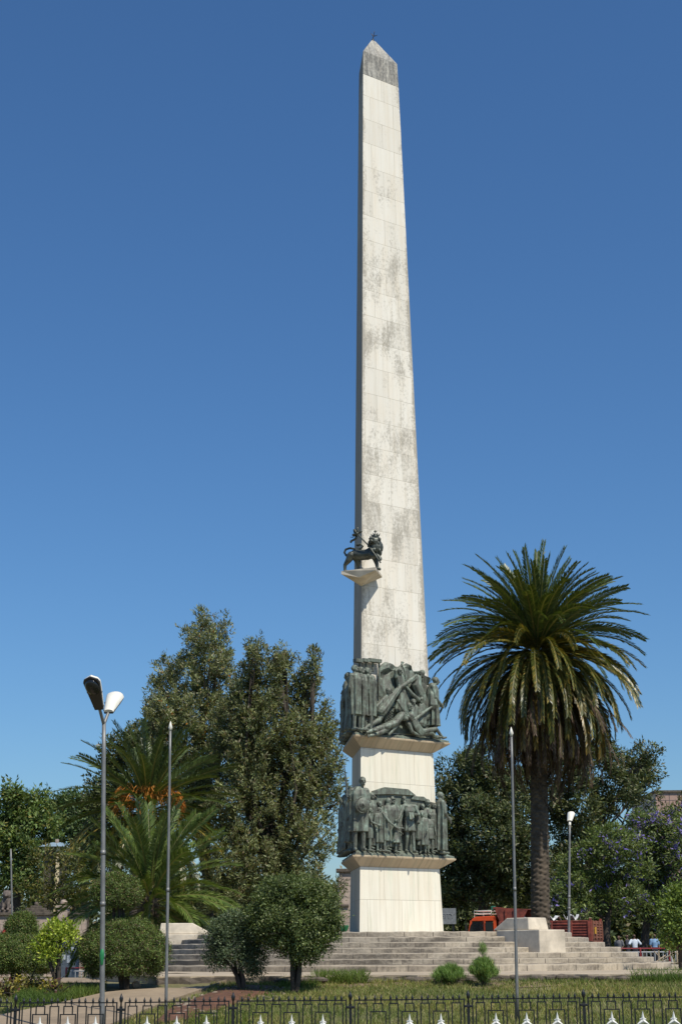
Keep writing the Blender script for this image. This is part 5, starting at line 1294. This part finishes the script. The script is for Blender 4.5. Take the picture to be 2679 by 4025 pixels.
# cab
mb = MB()
def quad(pts, th=(0, 0, .05)): mb.prism([T_ @ Vector(p) for p in pts], T_.to_3x3() @ Vector(th))
bx(mb, 5.42, 7.13, -1.12, 1.12, .85, 1.60)                                   # lower body
bx(mb, 5.42, 5.60, -1.12, 1.12, 1.60, 2.62)                                  # back wall
mb.prism([T_ @ Vector((x, -1.12, z)) for x, z in ((5.42, 2.40), (6.88, 2.40), (6.84, 2.52), (6.6, 2.64), (5.5, 2.68), (5.42, 2.64))], T_.to_3x3() @ Vector((0, 2.24, 0)))
for s in (-1, 1):
    bx(mb, 6.06, 6.21, s * 1.08 - .035, s * 1.08 + .035, 1.58, 2.44)
    mb.prism([T_ @ Vector((x, s * 1.08 - .035, z)) for x, z in ((7.02, 1.58), (7.13, 1.58), (6.95, 2.44), (6.82, 2.44))], T_.to_3x3() @ Vector((0, .07, 0)))
cab = mb.build('cab', m_orange, tk, bevel=.025)
mb = MB(); bx(mb, 5.75, 6.2, .25, .95, 1.1, 1.62); bx(mb, 5.70, 5.85, .25, .95, 1.6, 2.05); mb.build('seat', m_rubber, cab)
mb = MB(); c = T_ @ Vector((6.82, .55, 1.72)); mb.tube([c + T_.to_3x3() @ Vector((.05 * math.sin(q), .2 * math.cos(q), .2 * math.sin(q))) for q in np.linspace(0, 6.283, 17)], .018, 6, caps=False); mb.build('steering_wheel', m_rubber, cab, True)
for s in (-1, 1):
    for poly in ([(6.22, 1.66), (7.03, 1.66), (6.93, 2.14), (6.80, 2.36), (6.22, 2.36)], [(5.62, 1.60), (6.05, 1.60), (6.05, 2.36), (5.62, 2.36)]):
        mb = MB(); mb.prism([T_ @ Vector((x, s * 1.128, z)) for x, z in poly], T_.to_3x3() @ Vector((0, s * .006, 0))); mb.build('side_window', m_cabglass if poly[0][0] > 6.1 else m_glass, cab)
    mb = MB(); mb.box((7.12, s * 1.32, 2.05), (.06, .16, .36), T_); mb.tube([T_ @ Vector((7.05, s * 1.12, 2.3)), T_ @ Vector((7.12, s * 1.32, 2.25))], .02, 6); mb.build('mirror', m_rubber, cab)
    mb = MB(); bx(mb, 6.12, 6.16, s * 1.128 - .006, s * 1.128 + .006, 1.0, 2.42); mb.build('door_seam', m_rubber, cab)
mb = MB(); mb.prism([T_ @ Vector(p) for p in ((7.16, -1.0, 1.62), (7.16, 1.0, 1.62), (6.98, .95, 2.38), (6.98, -.95, 2.38))], T_.to_3x3() @ Vector((.02, 0, .005))); mb.build('windscreen', m_cabglass, cab)
mb = MB()
for s in (-1, 1):
    mb.tube([T_ @ Vector(p) for p in ((5.75, s * .9, 2.66), (5.75, s * .9, 2.97), (6.75, s * .9, 2.97), (6.75, s * .9, 2.62))], .024, 6); mb.tube([T_ @ Vector(p) for p in ((5.75, s * .9, 2.82), (6.75, s * .9, 2.82))], .02, 6)
for x in (5.75, 6.05, 6.4, 6.75): mb.tube([T_ @ Vector((x, -.9, 2.96)), T_ @ Vector((x, .9, 2.96))], .022, 6)
mb.tube([T_ @ Vector((6.75, -.9, 2.8)), T_ @ Vector((6.75, .9, 2.8))], .02, 6); mb.build('roof_rack', m_white, tk, True)
mb = MB(); bx(mb, 5.58, 5.78, .55, .85, 3.0, 3.22); mb.build('green_box', plain('green_metal', (.03, .16, .10), .5), tk, bevel=.02)
mb = MB(); bx(mb, .1, 7.0, -.45, .45, .80, 1.06); bx(mb, .3, 5.2, -.5, .5, 1.06, 1.28); mb.build('chassis', m_rubber, tk)
for x in (.95, 2.2, 6.2):
    for s in (-1, 1):
        mb = MB(); c = T_ @ Vector((x, s * .98, .52)); d = T_.to_3x3() @ Vector((0, s, 0)); mb.tube([c - d * .15, c - d * .13, c + d * .13, c + d * .15], [.44, .52, .52, .44], 24, caps=False); wl = mb.build('wheel', m_rubber, tk, True)
        mb = MB(); mb.tube([c + d * .12, c + d * .155, c + d * .10], [.30, .26, .1], 16, caps=False); mb.build('rim', m_galv, wl, True)

# ------------------------------------------------------------------ people
def person(label, px, pyhead, Y, yaw, shirt, trousers, H=1.66, pose='stand', seat=None, grp='people across the street'):
    hd_ = W(px, pyhead, Y); base = Vector((hd_.x, hd_.y, gz(hd_.x, hd_.y) + .02)) if seat is None else seat
    T = Matrix.Translation(base) @ Matrix.Rotation(yaw, 4, 'Z') @ Matrix.Diagonal((1, 1, 1, 1))
    arms = [((.15, -.02, .64), (.14, .08, .52)), ((-.15, -.02, .64), (-.13, .08, .52))]; legs = None
    if pose == 'walk': legs = [((.055, .06, .285), (.058, .12, .05)), ((-.055, .02, .285), (-.058, -.14, .07))]; arms = [((.14, -.09, .66), (.13, -.05, .52)), ((-.14, .05, .65), (-.12, .16, .55))]
    if pose == 'hips': arms = [((.21, -.03, .67), (.12, .05, .56)), ((-.21, -.03, .67), (-.12, .05, .56))]
    if pose == 'sit': legs = [((.07, .24, .50), (.07, .25, .26)), ((-.07, .24, .50), (-.07, .25, .26))]; arms = [((.14, .10, .66), (.10, .26, .68)), ((-.14, .10, .66), (-.10, .26, .68))]
    mb = MB(); fig(mb, T, H, legs, arms, None, None, hat='curl'); p = mb.sculpt('person', m_skin, None, .02, 1)
    tag(p, label, 'person', grp)
    # clothing as close-fitting shells
    Ts = T @ Matrix.Scale(H, 4); mb = MB()
    mb.tube([(0, 0, .50), (0, 0, .60), (0, .008, .725), (0, 0, .80), (0, 0, .845)], [(.103, .078), (.098, .074), (.118, .080), (.112, .066), (.045, .045)], 16, Ts, up=(1, 0, 0), caps=False)
    for s, (el, wr) in zip((1, -1), arms): mb.tube([(s * .10, 0, .81), (s * .125, 0, .79), Vector(el).lerp(Vector((s * .125, 0, .79)), .12)], [.045, .05, .046], 10, Ts)
    mb.sculpt('shirt', shirt, p, .02, 1)
    lg = legs or [((.055, .012, .285), (.058, 0, .05)), ((-.055, .012, .285), (-.058, 0, .05))]; mb = MB()
    for s, (kn, an) in zip((1, -1), lg): mb.tube([(s * .05, 0, .51), kn, an], [.072, .056, .046], 10, Ts)
    mb.tube([(0, 0, .47), (0, 0, .56)], [(.105, .078), (.104, .078)], 14, Ts, up=(1, 0, 0)); mb.sculpt('trousers', trousers, p, .02, 1)
    return p
def cl(name, c): return plain(name, c, .85, 0, .15, 5)
c_white, c_dark, c_red, c_blue, c_beige, c_grey = cl('white_cotton', (.55, .60, .66)), cl('dark_cloth', (.03, .032, .04)), cl('red_cotton', (.24, .045, .05)), cl('blue_cotton', (.20, .33, .50)), cl('beige_cloth', (.42, .38, .33)), cl('grey_cloth', (.14, .14, .15))
person('person in a pale shirt seen from behind, hands at the waist by the red rail', 2491, 3692, 92, R_(10), c_white, c_dark, pose='hips')
person('person in a dark jacket standing beside the pale shirted one', 2463, 3686, 94, R_(60), c_dark, c_dark)
person('person in a blue shirt facing us between the tree trunks and right shrub', 2569, 3688, 90, R_(190), c_blue, c_dark)
person('person in a red shirt and light trousers walking past the right shrub', 2618, 3700, 84, R_(-80), c_red, c_beige, pose='walk')
person('person in dark clothes standing farthest back near the jacaranda trunk', 2430, 3694, 98, R_(150), c_grey, c_dark)
dv = T_ @ Vector((6.22, .60, .0)); dv.z += .92
person('person in a pale blue shirt at the wheel of the orange truck', 0, 0, 0, R_(158 - 90), cl('driver_shirt', (.30, .36, .55)), c_dark, 1.6, 'sit', dv, 'people across the street')

# ------------------------------------------------------------------ street guard rails
def guard(label, pa, pb_, Y0, Y1, h, n, ctrl):
    a = W(*pa, Y0); b = W(*pb_, Y1); a.z = gz(a.x, a.y); b.z = gz(b.x, b.y)
    t = thing('guard_rail', label, 'railing', a, 'red and white street rails'); mb = MB(); U = Vector((0, 0, 1))
    mb.tube([a + U * h, b + U * h], .032, 8); 
    for k in range(ctrl + 1): p = a.lerp(b, k / ctrl); mb.tube([p, p + U * h], .05, 8)
    mb.build('red_frame', m_rail_red, t, True); mb = MB()
    mb.tube([a + U * (h * .80), b + U * (h * .80)], .03, 8); mb.tube([a + U * .08, b + U * .08], .03, 8)
    for k in range(n * ctrl): p = a.lerp(b, (k + .5) / (n * ctrl)); mb.tube([p + U * .08, p + U * (h * .80)], .022, 6)
    mb.build('white_bars', m_rail_white, t, True)
guard('red framed white railing between the clipped shrubs at the left', (262, 3800), (405, 3800), 80, 80, .78, 6, 1)
guard('long red framed white railing in front of the people at the right', (2400, 3760), (2740, 3760), 77, 79, .86, 7, 3)
# rustic stick fence near the right edge
a = W(2585, 3790, 70); a.z = gz(a.x, a.y); t = MB()
for k in range(16):
    p = a + Vector((random.uniform(0, 1.6), random.uniform(-.2, .2), random.uniform(.05, .5))); d = Vector((random.uniform(-.5, .5), random.uniform(-.1, .1), random.uniform(-.25, .3))); t.tube([p - d, p + d], .025, 6)
for x in (0, .8, 1.6): t.tube([a + Vector((x, 0, -.02)), a + Vector((x + .05, 0, .7))], .035, 6)
tag(t.build('stick_fence', plain('dry_wood', (.34, .27, .19), .9), None, True), 'heap of dry sticks leaning as a rough fence at the right edge', 'fence')

# ------------------------------------------------------------------ gate wall, gate pillar, houses
def ashlar(name, c1, c2, dirt=.5):
    m, nt, b = newmat(name); v = coord(nt); sx = nd(nt, 'ShaderNodeSeparateXYZ', {0: v}); cmb = nd(nt, 'ShaderNodeCombineXYZ', {0: math_(nt, 'ADD', sx.outputs[0], sx.outputs[1]), 1: sx.outputs[2]})
    br = nd(nt, 'ShaderNodeTexBrick', {'Vector': cmb.outputs[0], 'Color1': (*c1, 1), 'Color2': (*c2, 1), 'Mortar': (.12, .10, .085, 1), 'Scale': 1.0, 'Mortar Size': .012, 'Brick Width': .95, 'Row Height': .42})
    c = mix(nt, math_(nt, 'MULTIPLY', ramp(nt, noise(nt, v, 1.1, 7, .7), [(.45, 0.0), (.65, 1.0)]), dirt), br.outputs[0], (.13, .115, .10))
    nt.links.new(c, b.inputs['Base Color']); b.inputs['Roughness'].default_value = .9; return m
m_ash = ashlar('pinkish_ashlar', (.46, .36, .29), (.40, .31, .255), .45)
YG = 112.0
g0 = W(-150, 3800, YG); g1 = W(330, 3800, YG)
wl = thing('stone_wall', 'pinkish stone boundary wall with a dark arch behind the left shrubs', 'wall', (g0.x, YG, gz(g0.x, YG)))
zt = W(100, 3598, YG).z; z0 = gz(g0.x, YG) - .1
ax0, ax1 = W(118, 3700, YG).x, W(178, 3700, YG).x; archz = W(150, 3655, YG).z; am = (ax0 + ax1) / 2
mb = MB(); outl = [(g0.x, z0), (g0.x, zt), (g1.x, zt), (g1.x, z0), (ax1, z0)] + [(am + (ax1 - ax0) / 2 * math.cos(a), archz - .75 + .75 * math.sin(a)) for a in np.linspace(0, math.pi, 9)] + [(ax0, z0)]
mb.prism([Vector((x, YG, z)) for x, z in outl], (0, .6, 0)); mb.build('wall_face', m_ash, wl)
mb = MB(); mb.box(((g0.x + g1.x) / 2, YG + .3, zt + .10), (g1.x - g0.x + .3, .95, .20)); mb.build('coping', m_kerb, wl, bevel=.03)
mb = MB(); pr = W(248, 3600, YG).x; mb.box((pr, YG + .2, (zt + z0) / 2 + .25), (.7, 1.0, zt - z0 + .5)); mb.box((pr, YG + .2, zt + .58), (.9, 1.2, .18)); mb.ell((pr, YG + .2, zt + .85), (.26, .26, .24)); mb.build('wall_pier', m_ash, wl, bevel=.02)
mb = MB(); c = W(140, 3575, YG).x
for k, wd_ in enumerate((1.9, 1.4, .7)): mb.box((c, YG + .3, zt + .27 + k * .16), (wd_, .7, .16))
mb.ell((c, YG + .3, zt + .78), (.16, .16, .16)); mb.build('carved_crest', m_kerb, wl, bevel=.02)
# seated stone lion on the wall
lx_ = W(23, 3560, YG); tl = MB(); M = Matrix.Translation((lx_.x, YG + .25, zt + .20)) @ Matrix.Scale(1.28, 4)
tl.box((0, 0, .07), (.75, .5, .14), M)
tl.tube([(-.15, .1, .35), (-.02, 0, .62), (.02, -.05, .86)], [.26, .25, .2], 12, M); tl.ell((.03, -.10, .95), (.27, .22, .26), M); tl.ell((.03, -.26, .93), (.14, .13, .12), M); tl.ell((.03, -.36, .89), (.08, .07, .06), M); tl.ell((.02, -.06, .70), (.24, .2, .28), M)
for s in (-1, 1): tl.tube([(s * .13, -.12, .6), (s * .14, -.18, .3), (s * .14, -.20, .17), (s * .14, -.30, .16)], [.11, .08, .08, .08], 8, M); tl.ell((s * .22, .1, .28), (.16, .22, .18), M); tl.ell((s * .16 + .03, -.08, 1.14), (.05, .04, .06), M)
o = tl.sculpt('stone_lion', plain('dark_stone', (.13, .105, .09), .95, 0, .4, 6, .6), None, .03, 2); tag(o, 'dark weathered stone lion sitting on top of the left boundary wall', 'statue')
# red cloth in front of the wall
p = W(18, 3666, 100); mb = MB(); mb.tube([p + Vector((0, 0, -.55)), p, p + Vector((.06, 0, .28))], [(.10, .05), (.17, .07), (.06, .04)], 12, fold=lambda t, a: .2 * math.sin(3 * a + 5 * t)); mb.tube([p + Vector((0, 0, .25)), Vector((p.x, p.y, gz(p.x, p.y)))], .02, 6)
tag(mb.build('red_flag', cl('red_cloth', (.38, .03, .03)), None, True), 'small furled red flag on a stick against the left wall', 'flag')
# gate pillar with scroll, seen between tree and obelisk
g = W(1352, 3600, YG); gp = thing('gate_pillar', 'tall pinkish stone gate pillar with a carved scroll left of the obelisk base', 'gate', (g.x, YG, gz(g.x, YG)))
z0 = gz(g.x, YG) - .1; zt = W(1352, 3428, YG).z; zc = W(1352, 3560, YG).z; xl, xr = W(1332, 3600, YG).x, W(1440, 3600, YG).x
mb = MB(); mb.box(((xl + xr) / 2, YG + .5, (z0 + zt) / 2), (xr - xl, 1.0, zt - z0)); mb.build('shaft', m_ash, gp, bevel=.02)
mb = MB(); mb.box(((xl + xr) / 2, YG + .5, zt + .12), (xr - xl + .4, 1.4, .24)); mb.box((xl - .45, YG + .5, zc), (2.3, 1.3, .16)); mb.build('moulding', m_kerb, gp, bevel=.03)
mb = MB(); zb = W(1300, 3800, YG).z; x2 = W(1285, 3600, YG).x; mb.box(((x2 + xl - .12) / 2, YG + .6, (z0 + zc - .08) / 2), (xl - .12 - x2, .8, zc - .08 - z0)); mb.build('side_pier', m_ash, gp, bevel=.02)
mb = MB(); sc = W(1291, 3494, YG); sp_ = [(sc.x + .30 * (1 - k / 22) * math.cos(k * .42 - .4) , YG + .5, sc.z + .34 * (1 - k / 22) * math.sin(k * .42 - .4)) for k in range(20)]
mb.tube([(sc.x + .28, YG + .5, zc + .08)] + [(sc.x + .30, YG + .5, sc.z - .35)] + sp_, .085, 8); mb.tube([(xl - .02, YG + .5, zc + .1), (xl - .02, YG + .5, sc.z + .25)], .1, 8); mb.build('scroll', m_ped, gp, True)
# green lamp-like finial on a stand near the pillar
p = W(1350, 3662, 60); q = Vector((p.x, p.y, gz(p.x, p.y))); mb = MB(); m_gr = plain('green_enamel', (.02, .13, .05), .4)
gt = thing('garden_light', 'small green pronged ornament on a stand left of the obelisk base', 'ornament', q)
mb.tube([q, Vector((p.x, p.y, p.z - .12))], .035, 8); mb.build('stand', m_iron, gt, True); mb = MB()
mb.tube([p - Vector((0, 0, .16)), p, p + Vector((0, 0, .08))], [.06, .10, .11], 12)
for k in range(5): a = k * 1.2566; mb.tube([p + Vector((math.cos(a) * .09, math.sin(a) * .09, .05)), p + Vector((math.cos(a) * .15, math.sin(a) * .15, .20))], [.045, .05], 8)
mb.build('green_head', m_gr, gt, True)
# house with blue metal roof far left
h = O(126, 1947, 126); t = thing('house', 'house with pale blue metal roof and cream post among the left trees', 'house', (h.x, 126, gz(h.x, 126)))
zr = O(122, 1950, 126).z; rw = .98; mb = MB(); mb.add([(h.x - rw, 124.5, zr), (h.x + rw, 124.5, zr), (h.x + rw, 130, zr), (h.x - rw, 130, zr), (h.x - .4, 127, zr + .48), (h.x + .4, 127, zr + .48)], [(0, 1, 5, 4), (1, 2, 5), (2, 3, 4, 5), (3, 0, 4), (3, 2, 1, 0)]); rf = mb.build('roof', plain('blue_metal_roof', (.27, .36, .41), .5, .1, .15, 3), t)
mb = MB(); mb.box((h.x + .05, 126.8, zr + .5), (.24, .24, .42)); mb.build('chimney', m_ash, rf)
mb = MB(); mb.box((h.x - .1, 127.4, (zr + gz(h.x, 126)) / 2 - .1), (1.1, 4.0, zr - gz(h.x, 126) - .2)); mb.build('wall', plain('brown_render', (.09, .075, .055), .9), t)
mb = MB(); px_ = O(133, 1990, 124.9).x; mb.box((px_, 124.9, (zr + gz(h.x, 126)) / 2), (.26, .26, zr - gz(h.x, 126))); mb.build('post', plain('cream_post', (.66, .54, .33), .8), t)
# office block far right
def grid_mat():
    m, nt, b = newmat('pink_panels'); v = coord(nt); sx = nd(nt, 'ShaderNodeSeparateXYZ', {0: v}); cmb = nd(nt, 'ShaderNodeCombineXYZ', {0: sx.outputs[0], 1: sx.outputs[2]})
    br = nd(nt, 'ShaderNodeTexBrick', {'Vector': cmb.outputs[0], 'Color1': (.42, .27, .21, 1), 'Color2': (.36, .235, .19, 1), 'Mortar': (.12, .09, .08, 1), 'Scale': 1.0, 'Mortar Size': .05, 'Brick Width': 1.05, 'Row Height': 1.5}, offset=0.0)
    nt.links.new(br.outputs[0], b.inputs['Base Color']); b.inputs['Roughness'].default_value = .5; return m
c0 = O(1506, 1824, 190); t = thing('office_block', 'far pink panelled office block at the right edge above the trees', 'building', (c0.x + 9, 198, gz(c0.x, 190)))
zt = c0.z; zb = gz(c0.x, 190); mb = MB(); mb.box((c0.x + 9, 198, (zt + zb) / 2), (18, 16, zt - zb)); mb.build('facade', grid_mat(), t)
mb = MB(); mb.box((c0.x + 9, 198, zt + .15), (18.4, 16.4, .3)); mb.build('parapet', m_kerb, t, bevel=.03)
# sign and low building behind the obelisk
s0 = W(1738, 3570, 108); s1 = W(1792, 3632, 108); t = thing('campus_sign', 'shaded grey sign panel lettered UNIVERSITY behind the obelisk base', 'sign', (s1.x - 2, 108, gz(s1.x, 108)))
xa = s1.x - 2.9; mb = MB(); mb.box(((xa + s1.x) / 2, 108.1, (s0.z + s1.z) / 2), (s1.x - xa, .14, s0.z - s1.z)); mb.build('sign_panel', plain('grey_panel', (.16, .17, .18), .7), t)
fc = bpy.data.curves.new('letters', 'FONT'); fc.body = 'UNIVERSITY'; fc.size = .44; fc.extrude = .01; fc.align_x = 'RIGHT'
fo = bpy.data.objects.new('letters', fc); C.objects.link(fo); dg = bpy.context.evaluated_depsgraph_get(); lm = bpy.data.meshes.new_from_object(fo.evaluated_get(dg)); bpy.data.objects.remove(fo)
lm.transform(Matrix.Translation((s1.x - .12, 108.01, (s0.z * .38 + s1.z * .62))) @ Matrix.Rotation(R_(90), 4, 'X')); mesh_obj('lettering', lm, plain('grey_letters', (.22, .225, .23), .6), t)
for x in (xa + .2, s1.x - .2): mb = MB(); mb.box((x, 108.15, (s1.z + gz(x, 108)) / 2), (.14, .1, s1.z - gz(x, 108))); mb.build('sign_post', m_iron, t)
# notice board beyond the slender tree
n0, n1 = W(235, 3700, 84), W(312, 3790, 84); zb = gz(n0.x, 84); t = thing('notice_board', 'blue grey notice board with pale papers behind the slender tree', 'board', ((n0.x + n1.x) / 2, 84, zb))
mb = MB(); mb.box(((n0.x + n1.x) / 2, 84, (n0.z + zb) / 2 + .1), (n1.x - n0.x, .12, n0.z - zb - .2)); mb.build('board', plain('blue_grey_board', (.08, .10, .125), .5), t, bevel=.02)
mb = MB()
for k, (u, v, ww, hh) in enumerate(((.25, .55, .18, .30), (.5, .50, .2, .36), (.72, .75, .25, .3), (.75, .35, .16, .3), (.3, .85, .16, .12))): mb.box((lerp(n0.x, n1.x, u), 83.93, lerp(zb + .3, n0.z, v)), (ww, .01, hh))
mb.build('paper', plain('pale_paper', (.42, .46, .50), .8), t)
